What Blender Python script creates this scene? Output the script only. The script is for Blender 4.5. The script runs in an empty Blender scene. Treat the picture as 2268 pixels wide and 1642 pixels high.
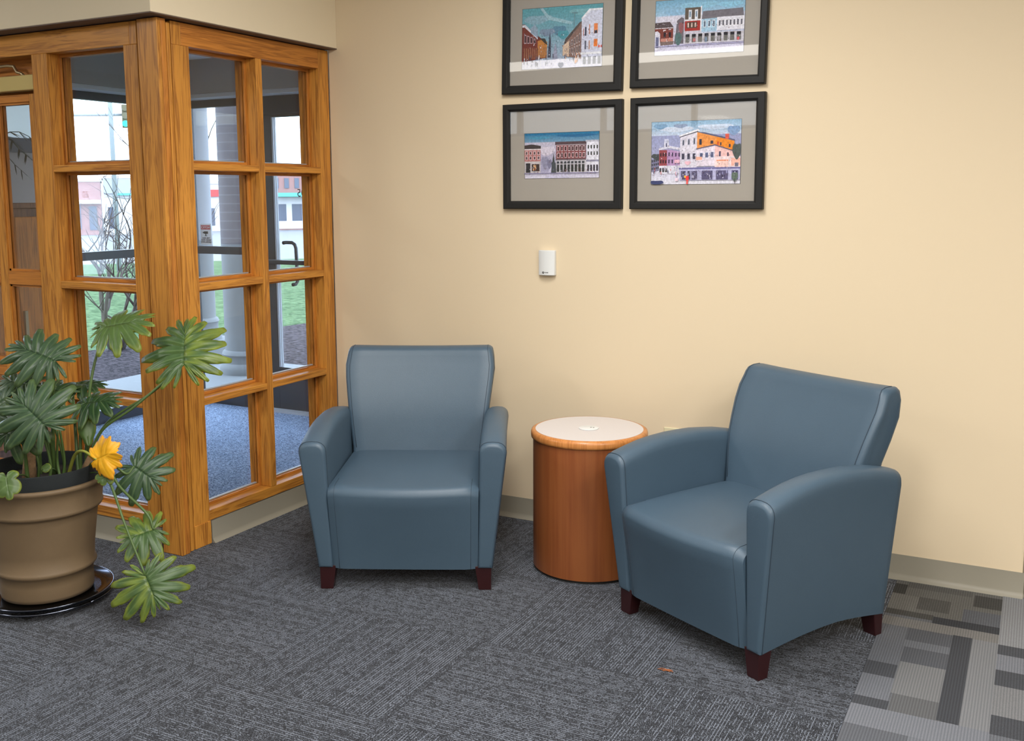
import bpy, bmesh, math, random
from mathutils import Vector, Matrix
random.seed(7)
sc = bpy.context.scene
col = sc.collection
PI = math.pi

# ------------------------------------------------------------------ camera
W, H = 2268, 1642
F_PX, CX, CY = 2240.82, 1116.52, 728.24
yaw, pitch, roll = math.radians(27.9247), math.radians(7.5731), math.radians(-0.3276)
cam = bpy.data.cameras.new('camera'); camo = bpy.data.objects.new('camera', cam); col.objects.link(camo)
fwd = Vector((-math.sin(yaw)*math.cos(pitch), math.cos(yaw)*math.cos(pitch), -math.sin(pitch)))
rt = Vector((math.cos(yaw), math.sin(yaw), 0)); up = rt.cross(fwd)
r2 = rt*math.cos(roll)+up*math.sin(roll); u2 = up*math.cos(roll)-rt*math.sin(roll)
m = Matrix(((r2.x, u2.x, -fwd.x), (r2.y, u2.y, -fwd.y), (r2.z, u2.z, -fwd.z))).to_4x4()
m.translation = Vector((3.2592, -4.2537, 1.5656))
camo.matrix_world = m
cam.sensor_width = 36; cam.lens = F_PX*36/W
cam.shift_x = (W/2-CX)/W; cam.shift_y = (CY-H/2)/W
cam.clip_start = .05; cam.clip_end = 300
sc.camera = camo

# ------------------------------------------------------------------ view, sky, big lights
sc.view_settings.view_transform = 'Standard'; sc.view_settings.look = 'None'
sc.view_settings.exposure = 0.30; sc.view_settings.gamma = 1; sc.view_settings.use_curve_mapping = False
SKY = (0.62, 0.77, 1.0); SKY_S = 6.5
LAMP = (1.0, 0.975, 0.94); LAMP_W = 37
world = bpy.data.worlds.new('overcast_sky'); sc.world = world; world.use_nodes = True
bg = world.node_tree.nodes['Background']; bg.inputs[0].default_value = SKY+(1,); bg.inputs[1].default_value = SKY_S
CEIL = 2.92
LAMPS = [(1.8, -1.7), (4.2, -2.7), (2.5, -3.4), (5.2, -3.9), (-2.0, -3.4), (4.2, -5.2), (6.8, -3.3), (4.6, -7.2), (6.4, -5.6)]
for lx, ly in LAMPS:
    l = bpy.data.lights.new('ceiling_lamp', 'AREA'); l.shape = 'RECTANGLE'; l.size = .56; l.size_y = 1.15
    l.energy = LAMP_W; l.color = LAMP
    lo = bpy.data.objects.new('ceiling_lamp', l); col.objects.link(lo); lo.location = (lx, ly, CEIL-.03)

# ------------------------------------------------------------------ materials
def nm(name):
    m = bpy.data.materials.new(name); m.use_nodes = True
    nt = m.node_tree; return m, nt, nt.nodes['Principled BSDF']
def N(nt, t, **k):
    n = nt.nodes.new(t)
    for a, v in k.items(): setattr(n, a, v)
    return n
def setin(n, **k):
    for a, v in k.items(): n.inputs[a.replace('_', ' ')].default_value = v
def plain(name, c, rough=.6, metal=0, bump=0, bscale=200, var=0, vscale=6, spec=.5, coat=0):
    m, nt, b = nm(name)
    b.inputs['Base Color'].default_value = tuple(c)+(1,)
    b.inputs['Roughness'].default_value = rough; b.inputs['Metallic'].default_value = metal
    b.inputs['Specular IOR Level'].default_value = spec; b.inputs['Coat Weight'].default_value = coat
    tc = N(nt, 'ShaderNodeTexCoord')
    if var:
        n = N(nt, 'ShaderNodeTexNoise'); setin(n, Scale=vscale, Detail=4.0)
        nt.links.new(tc.outputs['Object'], n.inputs['Vector'])
        mx = N(nt, 'ShaderNodeMix', data_type='RGBA')
        mx.inputs[6].default_value = tuple(x*(1-var) for x in c)+(1,); mx.inputs[7].default_value = tuple(min(1, x*(1+var)) for x in c)+(1,)
        nt.links.new(n.outputs['Fac'], mx.inputs[0]); nt.links.new(mx.outputs[2], b.inputs['Base Color'])
    if bump:
        n = N(nt, 'ShaderNodeTexNoise'); setin(n, Scale=bscale, Detail=3.0)
        nt.links.new(tc.outputs['Object'], n.inputs['Vector'])
        bp = N(nt, 'ShaderNodeBump'); setin(bp, Strength=bump, Distance=.002)
        nt.links.new(n.outputs['Fac'], bp.inputs['Height']); nt.links.new(bp.outputs[0], b.inputs['Normal'])
    return m
def glass(name, tint=(1, 1, 1), refl=1.0):
    m = bpy.data.materials.new(name); m.use_nodes = True; nt = m.node_tree; nt.nodes.clear()
    o = N(nt, 'ShaderNodeOutputMaterial'); t = N(nt, 'ShaderNodeBsdfTransparent'); g = N(nt, 'ShaderNodeBsdfGlossy')
    t.inputs[0].default_value = tint+(1,); g.inputs['Roughness'].default_value = .015
    f0 = N(nt, 'ShaderNodeLayerWeight'); f0.inputs[0].default_value = .5
    pw = N(nt, 'ShaderNodeMath', operation='POWER'); pw.inputs[1].default_value = 5.0; nt.links.new(f0.outputs['Facing'], pw.inputs[0])
    f = N(nt, 'ShaderNodeMath', operation='MULTIPLY_ADD'); f.inputs[1].default_value = .8; f.inputs[2].default_value = .04; nt.links.new(pw.outputs[0], f.inputs[0])
    mu = N(nt, 'ShaderNodeMath', operation='MULTIPLY'); mu.inputs[1].default_value = refl; mu.use_clamp = True
    mx = N(nt, 'ShaderNodeMixShader')
    nt.links.new(f.outputs[0], mu.inputs[0]); nt.links.new(mu.outputs[0], mx.inputs[0])
    nt.links.new(t.outputs[0], mx.inputs[1]); nt.links.new(g.outputs[0], mx.inputs[2]); nt.links.new(mx.outputs[0], o.inputs[0])
    return m
def oak(name, light, dark, coat=.25, sc_=1.0):
    m, nt, b = nm(name)
    at = N(nt, 'ShaderNodeAttribute', attribute_name='gco')
    mp = N(nt, 'ShaderNodeMapping'); mp.inputs['Scale'].default_value = (1.3*sc_, 15*sc_, 15*sc_)
    nt.links.new(at.outputs['Vector'], mp.inputs['Vector'])
    n1 = N(nt, 'ShaderNodeTexNoise'); setin(n1, Scale=1.6, Detail=5.0, Roughness=.55, Distortion=.9)
    nt.links.new(mp.outputs[0], n1.inputs['Vector'])
    w = N(nt, 'ShaderNodeMath', operation='MULTIPLY'); w.inputs[1].default_value = 25
    nt.links.new(n1.outputs['Fac'], w.inputs[0])
    s = N(nt, 'ShaderNodeMath', operation='SINE'); nt.links.new(w.outputs[0], s.inputs[0])
    mp2 = N(nt, 'ShaderNodeMapping'); mp2.inputs['Scale'].default_value = (5*sc_, 260*sc_, 260*sc_)
    nt.links.new(at.outputs['Vector'], mp2.inputs['Vector'])
    n2 = N(nt, 'ShaderNodeTexNoise'); setin(n2, Scale=1.0, Detail=2.0, Roughness=.6)
    nt.links.new(mp2.outputs[0], n2.inputs['Vector'])
    a = N(nt, 'ShaderNodeMath', operation='MULTIPLY_ADD'); a.inputs[1].default_value = .145; a.inputs[2].default_value = .0
    nt.links.new(s.outputs[0], a.inputs[0])
    a2 = N(nt, 'ShaderNodeMath', operation='ADD'); nt.links.new(a.outputs[0], a2.inputs[0]); nt.links.new(n2.outputs['Fac'], a2.inputs[1])
    rp = N(nt, 'ShaderNodeValToRGB')
    rp.color_ramp.elements[0].position = .22; rp.color_ramp.elements[0].color = dark+(1,)
    rp.color_ramp.elements[1].position = .62; rp.color_ramp.elements[1].color = light+(1,)
    e = rp.color_ramp.elements.new(.47); e.color = tuple(l*.68+d*.32 for l, d in zip(light, dark))+(1,)
    nt.links.new(a2.outputs[0], rp.inputs[0])
    n3 = N(nt, 'ShaderNodeTexNoise'); setin(n3, Scale=2.2, Detail=1.0); nt.links.new(at.outputs['Vector'], n3.inputs['Vector'])
    hs = N(nt, 'ShaderNodeHueSaturation'); mr = N(nt, 'ShaderNodeMapRange'); mr.inputs['To Min'].default_value = .78; mr.inputs['To Max'].default_value = 1.2
    nt.links.new(n3.outputs['Fac'], mr.inputs['Value']); nt.links.new(mr.outputs[0], hs.inputs['Value']); nt.links.new(rp.outputs[0], hs.inputs['Color'])
    nt.links.new(hs.outputs[0], b.inputs['Base Color'])
    b.inputs['Roughness'].default_value = .45; b.inputs['Specular IOR Level'].default_value = .38; b.inputs['Coat Weight'].default_value = coat; b.inputs['Coat Roughness'].default_value = .22
    bp = N(nt, 'ShaderNodeBump'); setin(bp, Strength=.12, Distance=.001)
    nt.links.new(a2.outputs[0], bp.inputs['Height']); nt.links.new(bp.outputs[0], b.inputs['Normal'])
    return m
def carpet(name, dark, light, period=.0095, tile=.61, ox=.99, oy=-1.29):
    m, nt, b = nm(name)
    L = nt.links.new
    geo = N(nt, 'ShaderNodeNewGeometry'); sp = N(nt, 'ShaderNodeSeparateXYZ'); L(geo.outputs['Position'], sp.inputs[0])
    def M(op, a, b_=None, c=None):
        n = N(nt, 'ShaderNodeMath', operation=op)
        for i, v in enumerate((a, b_, c)):
            if v is None: continue
            if isinstance(v, (int, float)): n.inputs[i].default_value = v
            else: L(v, n.inputs[i])
        return n.outputs[0]
    tx = M('FLOOR', M('DIVIDE', M('SUBTRACT', sp.outputs[0], ox), tile)); ty = M('FLOOR', M('DIVIDE', M('SUBTRACT', sp.outputs[1], oy), tile))
    par = M('FLOORED_MODULO', M('ADD', tx, ty), 2.0)          # 1: strands along Y
    def mix(f, a, b_): return M('ADD', M('MULTIPLY', f, b_), M('MULTIPLY', M('SUBTRACT', 1.0, f), a))
    u = mix(par, sp.outputs[0], sp.outputs[1]); v = mix(par, sp.outputs[1], sp.outputs[0])
    row = M('DIVIDE', v, period); fr = M('FLOOR', row); ph = M('FRACT', row)
    wn = N(nt, 'ShaderNodeTexWhiteNoise', noise_dimensions='2D'); cv = N(nt, 'ShaderNodeCombineXYZ'); L(fr, cv.inputs[0]); L(M('ADD', tx, M('MULTIPLY', ty, 7.0)), cv.inputs[1]); L(cv.outputs[0], wn.inputs['Vector'])
    cu = N(nt, 'ShaderNodeCombineXYZ'); L(M('MULTIPLY', u, 42.0), cu.inputs[0]); L(M('MULTIPLY', fr, 3.7), cu.inputs[1])
    n1 = N(nt, 'ShaderNodeTexNoise'); setin(n1, Scale=1.0, Detail=2.0, Roughness=.7); L(cu.outputs[0], n1.inputs['Vector'])
    line = M('LESS_THAN', M('ABSOLUTE', M('SUBTRACT', ph, .5)), .12)
    on = M('GREATER_THAN', M('ADD', M('MULTIPLY', wn.outputs['Value'], .22), n1.outputs['Fac']), .60)
    strand = M('MULTIPLY', line, on)
    # loop speckle
    cs = N(nt, 'ShaderNodeCombineXYZ'); L(M('MULTIPLY', u, 170.0), cs.inputs[0]); L(M('MULTIPLY', v, 300.0), cs.inputs[1])
    n2 = N(nt, 'ShaderNodeTexNoise'); setin(n2, Scale=1.0, Detail=2.5, Roughness=.75); L(cs.outputs[0], n2.inputs['Vector'])
    spk = N(nt, 'ShaderNodeMapRange'); setin(spk, From_Min=.50, From_Max=.57); L(n2.outputs['Fac'], spk.inputs['Value'])
    n3 = N(nt, 'ShaderNodeTexNoise'); setin(n3, Scale=26.0, Detail=3.0, Roughness=.7); L(geo.outputs['Position'], n3.inputs['Vector'])
    pat = N(nt, 'ShaderNodeMapRange'); setin(pat, From_Min=.36, From_Max=.66, To_Min=.22, To_Max=1.0); L(n3.outputs['Fac'], pat.inputs['Value'])
    f = M('MINIMUM', M('ADD', M('MULTIPLY', M('MULTIPLY', spk.outputs[0], pat.outputs[0]), .56), M('MULTIPLY', strand, .5)), 1.0)
    # tile seams
    sx = M('ABSOLUTE', M('SUBTRACT', M('FRACT', M('DIVIDE', M('SUBTRACT', sp.outputs[0], ox), tile)), .5)); sy = M('ABSOLUTE', M('SUBTRACT', M('FRACT', M('DIVIDE', M('SUBTRACT', sp.outputs[1], oy), tile)), .5))
    seam = M('LESS_THAN', M('MAXIMUM', sx, sy), .4975); f = M('MULTIPLY', f, M('MAXIMUM', seam, .35))
    mx = N(nt, 'ShaderNodeMix', data_type='RGBA'); mx.inputs[6].default_value = dark+(1,); mx.inputs[7].default_value = light+(1,)
    L(f, mx.inputs[0]); L(mx.outputs[2], b.inputs['Base Color'])
    b.inputs['Roughness'].default_value = .95; b.inputs['Specular IOR Level'].default_value = .15
    b.inputs['Sheen Weight'].default_value = .15
    bp = N(nt, 'ShaderNodeBump'); setin(bp, Strength=.5, Distance=.003); L(f, bp.inputs['Height']); L(bp.outputs[0], b.inputs['Normal'])
    return m
def attr_mat(name, attr='tint', rough=.8, noise=.25, nscale=60, bump=0, spec=.3, vein=False):
    m, nt, b = nm(name)
    a = N(nt, 'ShaderNodeAttribute', attribute_name=attr)
    tc = N(nt, 'ShaderNodeTexCoord'); n = N(nt, 'ShaderNodeTexNoise'); setin(n, Scale=nscale, Detail=4.0, Roughness=.65)
    nt.links.new(tc.outputs['Object'], n.inputs['Vector'])
    mr = N(nt, 'ShaderNodeMapRange'); setin(mr, From_Min=.3, From_Max=.7, To_Min=1-noise, To_Max=1+noise)
    nt.links.new(n.outputs['Fac'], mr.inputs['Value'])
    hs = N(nt, 'ShaderNodeHueSaturation'); nt.links.new(mr.outputs[0], hs.inputs['Value']); nt.links.new(a.outputs['Color'], hs.inputs['Color'])
    nt.links.new(hs.outputs[0], b.inputs['Base Color']); b.inputs['Roughness'].default_value = rough; b.inputs['Specular IOR Level'].default_value = spec
    if bump:
        bp = N(nt, 'ShaderNodeBump'); setin(bp, Strength=bump, Distance=.002); nt.links.new(n.outputs['Fac'], bp.inputs['Height']); nt.links.new(bp.outputs[0], b.inputs['Normal'])
    return m

M_ = {}
M_['wall'] = plain('cream_wall_paint', (.735, .612, .432), .75, bump=.05, bscale=300, spec=.25)
M_['soffit'] = plain('pale_soffit_paint', (.78, .68, .50), .75, bump=.05, bscale=300, spec=.25)
M_['ceiling'] = plain('ceiling_tile', (.88, .87, .84), .9)
M_['base'] = plain('taupe_vinyl_base', (.30, .28, .225), .42, spec=.4)
M_['shadowgap'] = plain('dark_brown_trim', (.13, .09, .07), .6)
M_['oak'] = oak('golden_oak', (.62, .27, .043), (.30, .105, .016), .1)
M_['oak_red'] = oak('red_oak', (.54, .205, .033), (.27, .088, .013), .1)
M_['cherry'] = oak('cherry_veneer', (.27, .085, .024), (.225, .064, .018), .2, .22)
M_['maple'] = oak('honey_maple_edge', (.56, .225, .060), (.42, .15, .034), .4, .6)
M_['laminate'] = plain('speckled_laminate', (.64, .60, .59), .5, var=.12, vscale=700)
M_['leather'] = plain('blue_grey_vinyl', (.060, .101, .145), .43, bump=.22, bscale=520, var=.05, vscale=9, spec=.5)
M_['seam'] = plain('dark_blue_thread', (.03, .05, .075), .7)
M_['mahogany'] = plain('dark_mahogany', (.028, .006, .007), .3, spec=.5)
M_['frame'] = plain('black_picture_frame', (.013, .013, .013), .55, bump=.1, bscale=150, spec=.3)
M_['mat'] = plain('taupe_mat_board', (.40, .37, .33), .9)
M_['picglass'] = glass('picture_glass', (1, 1, 1), 1.8)
M_['tinted'] = glass('tinted_glass', (.46, .44, .41), 1.0)
M_['pane'] = glass('window_glass', (.96, .97, .97), 1.0)
M_['white'] = plain('white_plastic', (.72, .74, .74), .4)
M_['ivory'] = plain('ivory_plastic', (.70, .64, .42), .45)
M_['black'] = plain('black_ink', (.02, .02, .02), .6)
M_['pot'] = plain('khaki_clay', (.165, .112, .060), .62, bump=.12, bscale=260, var=.08, vscale=14)
M_['felt'] = plain('dark_felt_liner', (.012, .016, .018), .95, bump=.5, bscale=400)
M_['soil'] = plain('dark_soil', (.02, .013, .008), 1, bump=1, bscale=90, var=.5, vscale=60)
M_['tray'] = plain('black_chrome', (.10, .11, .14), .14, metal=1)
M_['rubber'] = plain('black_caster', (.015, .015, .015), .5)
M_['leaf'] = attr_mat('philodendron_leaf', rough=.42, noise=.14, nscale=22, spec=.45)
M_['stem'] = plain('green_petiole', (.075, .13, .035), .45, var=.2, vscale=20)
M_['stemy'] = plain('yellow_green_petiole', (.30, .32, .05), .5)
M_['trunk'] = plain('scaly_trunk', (.20, .12, .06), .9, bump=1, bscale=60, var=.6, vscale=70)
M_['alu'] = plain('dark_bronze_aluminium', (.030, .034, .042), .38)
M_['alusilver'] = plain('silver_strip_and_glint', (.5, .52, .56), .4)  # door strips and threshold, also the painted sky glint at the pane feet
M_['brass'] = plain('brass_closer', (.56, .44, .17), .42, metal=.35)
M_['steel'] = plain('worn_steel_arm', (.45, .36, .22), .35, metal=.8)
M_['carpet'] = carpet('charcoal_carpet_tile', (.005, .006, .010), (.30, .34, .42))
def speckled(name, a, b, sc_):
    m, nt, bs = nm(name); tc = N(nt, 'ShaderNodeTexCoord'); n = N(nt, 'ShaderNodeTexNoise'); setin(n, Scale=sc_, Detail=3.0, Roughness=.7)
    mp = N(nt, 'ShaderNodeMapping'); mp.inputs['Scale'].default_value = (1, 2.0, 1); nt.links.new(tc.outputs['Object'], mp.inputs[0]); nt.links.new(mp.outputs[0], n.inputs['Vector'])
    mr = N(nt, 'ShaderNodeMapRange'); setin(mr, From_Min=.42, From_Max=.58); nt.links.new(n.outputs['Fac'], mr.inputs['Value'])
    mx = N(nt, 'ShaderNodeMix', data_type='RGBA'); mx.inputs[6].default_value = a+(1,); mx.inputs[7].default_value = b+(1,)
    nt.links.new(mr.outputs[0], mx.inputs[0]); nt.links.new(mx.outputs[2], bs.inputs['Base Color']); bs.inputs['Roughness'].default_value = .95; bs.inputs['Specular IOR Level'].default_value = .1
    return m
M_['vcarpet'] = speckled('daylit_entry_carpet', (.075, .115, .20), (.46, .58, .80), 95.0)  # blue sky light in the entry is put into this carpet colour
M_['blind'] = bpy.data.materials.new('sky_dimming_sheet'); M_['blind'].use_nodes = True; _n = M_['blind'].node_tree; _t = N(_n, 'ShaderNodeBsdfTranslucent'); _t.inputs[0].default_value = (.5, .51, .49, 1); _n.links.new(_t.outputs[0], _n.nodes['Material Output'].inputs[0])
M_['frond'] = plain('dark_palm_green', (.018, .03, .012), .6)
M_['ledge'] = plain('daylit_bulkhead_underside', (.62, .62, .62), .7)  # outside light on the bulkhead underside is put into this paler colour
M_['vwall'] = plain('grey_vestibule_wall', (.40, .375, .35), .8)
M_['vpanel'] = plain('blue_grey_kick_panel', (.05, .06, .085), .5)
M_['darkoak'] = oak('brown_wood_panel', (.20, .085, .030), (.10, .035, .012))
M_['rug'] = attr_mat('grey_block_carpet', rough=.95, noise=.28, nscale=520, bump=.6, spec=.1)
M_['art'] = attr_mat('watercolour_print', rough=.85, noise=.26, nscale=110, spec=.2)
M_['grass'] = speckled('lawn_grass', (.028, .062, .020), (.095, .150, .065), 9.0)
M_['mulch'] = speckled('bark_mulch', (.006, .004, .005), (.075, .060, .066), 15.0)
M_['asphalt'] = plain('road_asphalt', (.16, .155, .155), .9, var=.1, vscale=3)
M_['concrete'] = plain('pale_concrete', (.19, .20, .205), .8, bump=.3, bscale=80, var=.08, vscale=12)
M_['bark'] = plain('grey_bark', (.085, .065, .055), .9, bump=.8, bscale=50, var=.3, vscale=30)
M_['brickfar'] = plain('red_brick_far', (.30, .15, .13), .9, var=.15, vscale=3)
M_['stucco'] = plain('pale_stucco_far', (.55, .52, .50), .9)
M_['teal'] = plain('teal_awning', (.10, .42, .42), .7)
M_['winfar'] = plain('dark_far_window', (.08, .09, .12), .3)
M_['galv'] = plain('galvanised_pole', (.34, .35, .37), .5)
M_['siglight'] = plain('signal_green', (.02, .5, .3), .4)
M_['sigbody'] = plain('signal_housing', (.12, .10, .05), .5)
M_['signw'] = plain('sign_white', (.72, .70, .70), .6)
M_['signr'] = plain('sign_red', (.50, .05, .05), .6)
M_['trofmat'] = bpy.data.materials.new('lamp_diffuser'); M_['trofmat'].use_nodes = True
_b = M_['trofmat'].node_tree.nodes['Principled BSDF']; _b.inputs['Emission Color'].default_value = (1, .95, .86, 1); _b.inputs['Emission Strength'].default_value = 3.0

# banded masonry for the porch columns
def banded():
    m, nt, b = nm('banded_pale_brick')
    tc = N(nt, 'ShaderNodeTexCoord'); sp = N(nt, 'ShaderNodeSeparateXYZ'); nt.links.new(tc.outputs['Object'], sp.inputs[0])
    d = N(nt, 'ShaderNodeMath', operation='DIVIDE'); d.inputs[1].default_value = .078; nt.links.new(sp.outputs[2], d.inputs[0])
    fr = N(nt, 'ShaderNodeMath', operation='FRACT'); nt.links.new(d.outputs[0], fr.inputs[0])
    lt = N(nt, 'ShaderNodeMath', operation='LESS_THAN'); lt.inputs[1].default_value = .14; nt.links.new(fr.outputs[0], lt.inputs[0])
    n = N(nt, 'ShaderNodeTexNoise'); setin(n, Scale=9.0, Detail=3.0)
    nt.links.new(tc.outputs['Object'], n.inputs['Vector'])
    mx = N(nt, 'ShaderNodeMix', data_type='RGBA'); mx.inputs[6].default_value = (.115, .10, .115, 1); mx.inputs[7].default_value = (.17, .155, .165, 1)
    nt.links.new(n.outputs['Fac'], mx.inputs[0])
    m2 = N(nt, 'ShaderNodeMix', data_type='RGBA'); m2.inputs[7].default_value = (.185, .175, .185, 1)
    nt.links.new(lt.outputs[0], m2.inputs[0]); nt.links.new(mx.outputs[2], m2.inputs[6]); nt.links.new(m2.outputs[2], b.inputs['Base Color'])
    b.inputs['Roughness'].default_value = .85
    return m
M_['banded'] = banded(); M_['palestone'] = plain('pale_column_stone', (.30, .30, .32), .8)

# ------------------------------------------------------------------ mesh builder
class MB:
    def __init__(s): s.v = []; s.f = []; s.g = []; s.c = []; s.fc = []
    def box(s, u0, u1, d0, d1, z0, z1, grain='z', T=None, off=None):
        k = len(s.v); off = off or (random.uniform(0, 50), random.uniform(0, 50), random.uniform(0, 50))
        for z in (z0, z1):
            for d in (d0, d1):
                for u in (u0, u1):
                    p = (u, d, z); s.v.append(T(*p) if T else p)
                    g = {'z': (z, u, d), 'u': (u, z, d), 'd': (d, u, z)}[grain]
                    s.g.append(tuple(a+b for a, b in zip(g, off)))
        for q in ((0, 2, 3, 1), (4, 5, 7, 6), (0, 1, 5, 4), (2, 6, 7, 3), (0, 4, 6, 2), (1, 3, 7, 5)): s.f.append([k+i for i in q])
        return s
    def poly(s, pts, c=None):
        k = len(s.v); s.v += [tuple(p) for p in pts]; s.g += [tuple(p) for p in pts]; s.f.append(list(range(k, k+len(pts)))); s.fc.append(c); return s
    def loft(s, loops, cap0=True, cap1=True, closed=True, gax=None):
        k = len(s.v); n = len(loops[0])
        for lp in loops:
            for p in lp: s.v.append(tuple(p)); s.g.append(tuple(p))
        for i in range(len(loops)-1):
            for j in range(n if closed else n-1):
                a = k+i*n+j; b = k+i*n+(j+1) % n
                s.f.append([a, b, b+n, a+n])
        if cap0: s.f.append([k+j for j in range(n)][::-1])
        if cap1: s.f.append([k+(len(loops)-1)*n+j for j in range(n)])
        return s
    def tube(s, pts, r, n=8, r1=None, cap=True):
        pts = [Vector(p) for p in pts]; loops = []
        t0 = (pts[1]-pts[0]).normalized(); ref = Vector((0, 0, 1)) if abs(t0.z) < .9 else Vector((1, 0, 0))
        x = t0.cross(ref).normalized()
        for i, p in enumerate(pts):
            t = (pts[min(i+1, len(pts)-1)]-pts[max(i-1, 0)]).normalized()
            x = (x-t*x.dot(t)).normalized(); y = t.cross(x)
            rr = r if r1 is None else r+(r1-r)*i/(len(pts)-1)
            loops.append([p+x*math.cos(2*PI*j/n)*rr+y*math.sin(2*PI*j/n)*rr for j in range(n)])
        return s.loft(loops, cap, cap)
    def lathe(s, prof, cx=0, cy=0, n=64, cap0=True, cap1=True):
        loops = [[(cx+r*math.cos(2*PI*j/n), cy+r*math.sin(2*PI*j/n), z) for j in range(n)] for r, z in prof]
        k = len(s.v); s.loft(loops, cap0, cap1)
        for i in range(len(prof)):
            for j in range(n): s.g[k+i*n+j] = (prof[i][1], j/n*1.5, prof[i][0])
        return s
    def obj(s, name, mat, parent=None, smooth=False, bevel=0, sub=0, seg=2, auto=None):
        me = bpy.data.meshes.new(name); me.from_pydata([tuple(p) for p in s.v], [], s.f)
        if s.g and len(s.g) == len(s.v):
            a = me.attributes.new('gco', 'FLOAT_VECTOR', 'POINT'); a.data.foreach_set('vector', [x for p in s.g for x in p])
        if s.fc and len(s.fc) == len(s.f):
            a = me.attributes.new('tint', 'FLOAT_COLOR', 'CORNER'); k = 0
            for pl, c in zip(me.polygons, s.fc):
                for _ in range(pl.loop_total): a.data[k].color = tuple(c)+(1,); k += 1
        bm = bmesh.new(); bm.from_mesh(me)
        if not s.fc: bmesh.ops.recalc_face_normals(bm, faces=bm.faces)
        bm.to_mesh(me); bm.free()
        me.materials.append(mat)
        o = bpy.data.objects.new(name, me); col.objects.link(o)
        if bevel:
            b = o.modifiers.new('bevel', 'BEVEL'); b.width = bevel; b.segments = seg; b.limit_method = 'ANGLE'; b.angle_limit = math.radians(35)
        if sub:
            b = o.modifiers.new('sub', 'SUBSURF'); b.levels = sub; b.render_levels = sub
        if smooth:
            for p in me.polygons: p.use_smooth = True
            if auto:
                me.set_sharp_from_angle(angle=math.radians(auto))
        if parent is not None: o.parent = parent
        return o
def empty(name, loc=(0, 0, 0), rz=0):
    o = bpy.data.objects.new(name, None); col.objects.link(o); o.location = loc; o.rotation_euler = (0, 0, rz); o.empty_display_size = .1; return o
def tag(o, label, cat, group=None):
    o['label'] = label; o['category'] = cat
    if group: o['group'] = group
    return o
def struct(o, label=None):
    o['kind'] = 'structure'
    if label: o['label'] = label
    return o
def lin(*c): return tuple(((x/255)/12.92 if x/255 <= .04045 else ((x/255+.055)/1.055)**2.4) for x in c)
def text(name, body, size, mat, parent, mw, extrude=.0006, align='CENTER'):
    cu = bpy.data.curves.new(name, 'FONT'); cu.body = body; cu.size = size; cu.extrude = extrude; cu.align_x = align; cu.align_y = 'CENTER'; cu.space_line = .95
    tmp = bpy.data.objects.new(name, cu); col.objects.link(tmp)
    dg = bpy.context.evaluated_depsgraph_get(); me = bpy.data.meshes.new_from_object(tmp.evaluated_get(dg)); me.transform(mw)
    bpy.data.objects.remove(tmp); me.materials.clear(); me.materials.append(mat)
    o = bpy.data.objects.new(name, me); col.objects.link(o); o.parent = parent; return o

# ------------------------------------------------------------------ room shell
struct(MB().box(-6, 8, -8.5, 1.38, -.10, 0).obj('floor', M_['carpet']), 'charcoal carpet tile floor with quarter-turned strands')
fl = bpy.data.objects['floor']
vf = MB().box(-2.40, -.131, -1.0, 1.38, .0005, .004).obj('entry_carpet', M_['vcarpet'], fl); vf['label'] = 'entry carpet behind the oak glazing, blue daylight put into its colour'
# grey block-pattern carpet beyond the seam at x = 2.82
B = lambda g, t=(1, 1, 1): tuple(((g/255)**2.2)*x*.85 for x in t)
rects = [(2.82, 8, -8.5, 0, B(112, (.94, .98, 1.08)))]
xs = [(2.82, 3.207)]
def R_(x0, x1, y0, y1, g, t=(.92, .97, 1.10)): rects.append((x0, x1, y0, y1, B(g, t)))
wm = (1.0, .99, .95)
R_(2.82, 3.207, -.38, 0, 110, wm); R_(2.82, 2.866, -.167, -.06, 74, wm); R_(2.866, 3.10, -.085, -.03, 100, wm); R_(3.11, 3.207, -.177, -.055, 80, wm)
R_(2.82, 2.92, -.328, -.175, 118, wm); R_(2.92, 3.033, -.296, -.17, 92, wm); R_(3.08, 3.207, -.385, -.22, 104)
R_(2.82, 2.985, -.385, -.335, 84, wm); R_(2.985, 3.207, -.41, -.345, 72); R_(2.82, 3.207, -.49, -.41, 124, (1.02, 1, .98))
R_(2.82, 2.915, -.822, -.50, 112); R_(2.82, 2.917, -.925, -.822, 84); R_(2.82, 2.92, -1.09, -.925, 120); R_(2.82, 2.924, -1.15, -1.09, 82)
R_(2.915, 3.06, -.60, -.49, 98); R_(2.915, 3.065, -.66, -.60, 116); R_(2.92, 3.065, -.785, -.66, 96)
R_(2.92, 3.07, -1.03, -.785, 124, (.98, 1, 1.04)); R_(2.927, 3.078, -1.15, -1.03, 104, (.98, 1, 1.05))
R_(3.062, 3.125, -1.145, -.485, 78); R_(3.125, 3.207, -1.15, -.49, 130, (.97, 1, 1.06))
R_(2.82, 3.207, -1.28, -1.15, 128); R_(2.82, 3.0, -1.62, -1.28, 106); R_(3.0, 3.207, -1.55, -1.28, 122)
R_(3.207, 3.9, -.497, -.0, 142, (.97, 1, 1.06)); R_(3.207, 3.45, -.58, -.497, 86); R_(3.207, 3.5, -.707, -.58, 130); R_(3.207, 3.42, -.826, -.707, 84)
R_(3.207, 3.9, -1.036, -.826, 128, (.98, 1, 1.05)); R_(3.207, 3.4, -1.16, -1.036, 82); R_(3.207, 3.9, -1.62, -1.16, 112)
for yy in (-1.9, -2.5, -3.1): R_(2.82, 3.3, yy-.2, yy, 90); R_(3.1, 3.6, yy-.45, yy-.25, 126)
rg = MB()
for i, (x0, x1, y0, y1, c) in enumerate(rects):
    z = .0008+.00006*i
    rg.poly([(x0, y0, z), (x1, y0, z), (x1, y1, z), (x0, y1, z)], c)
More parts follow.
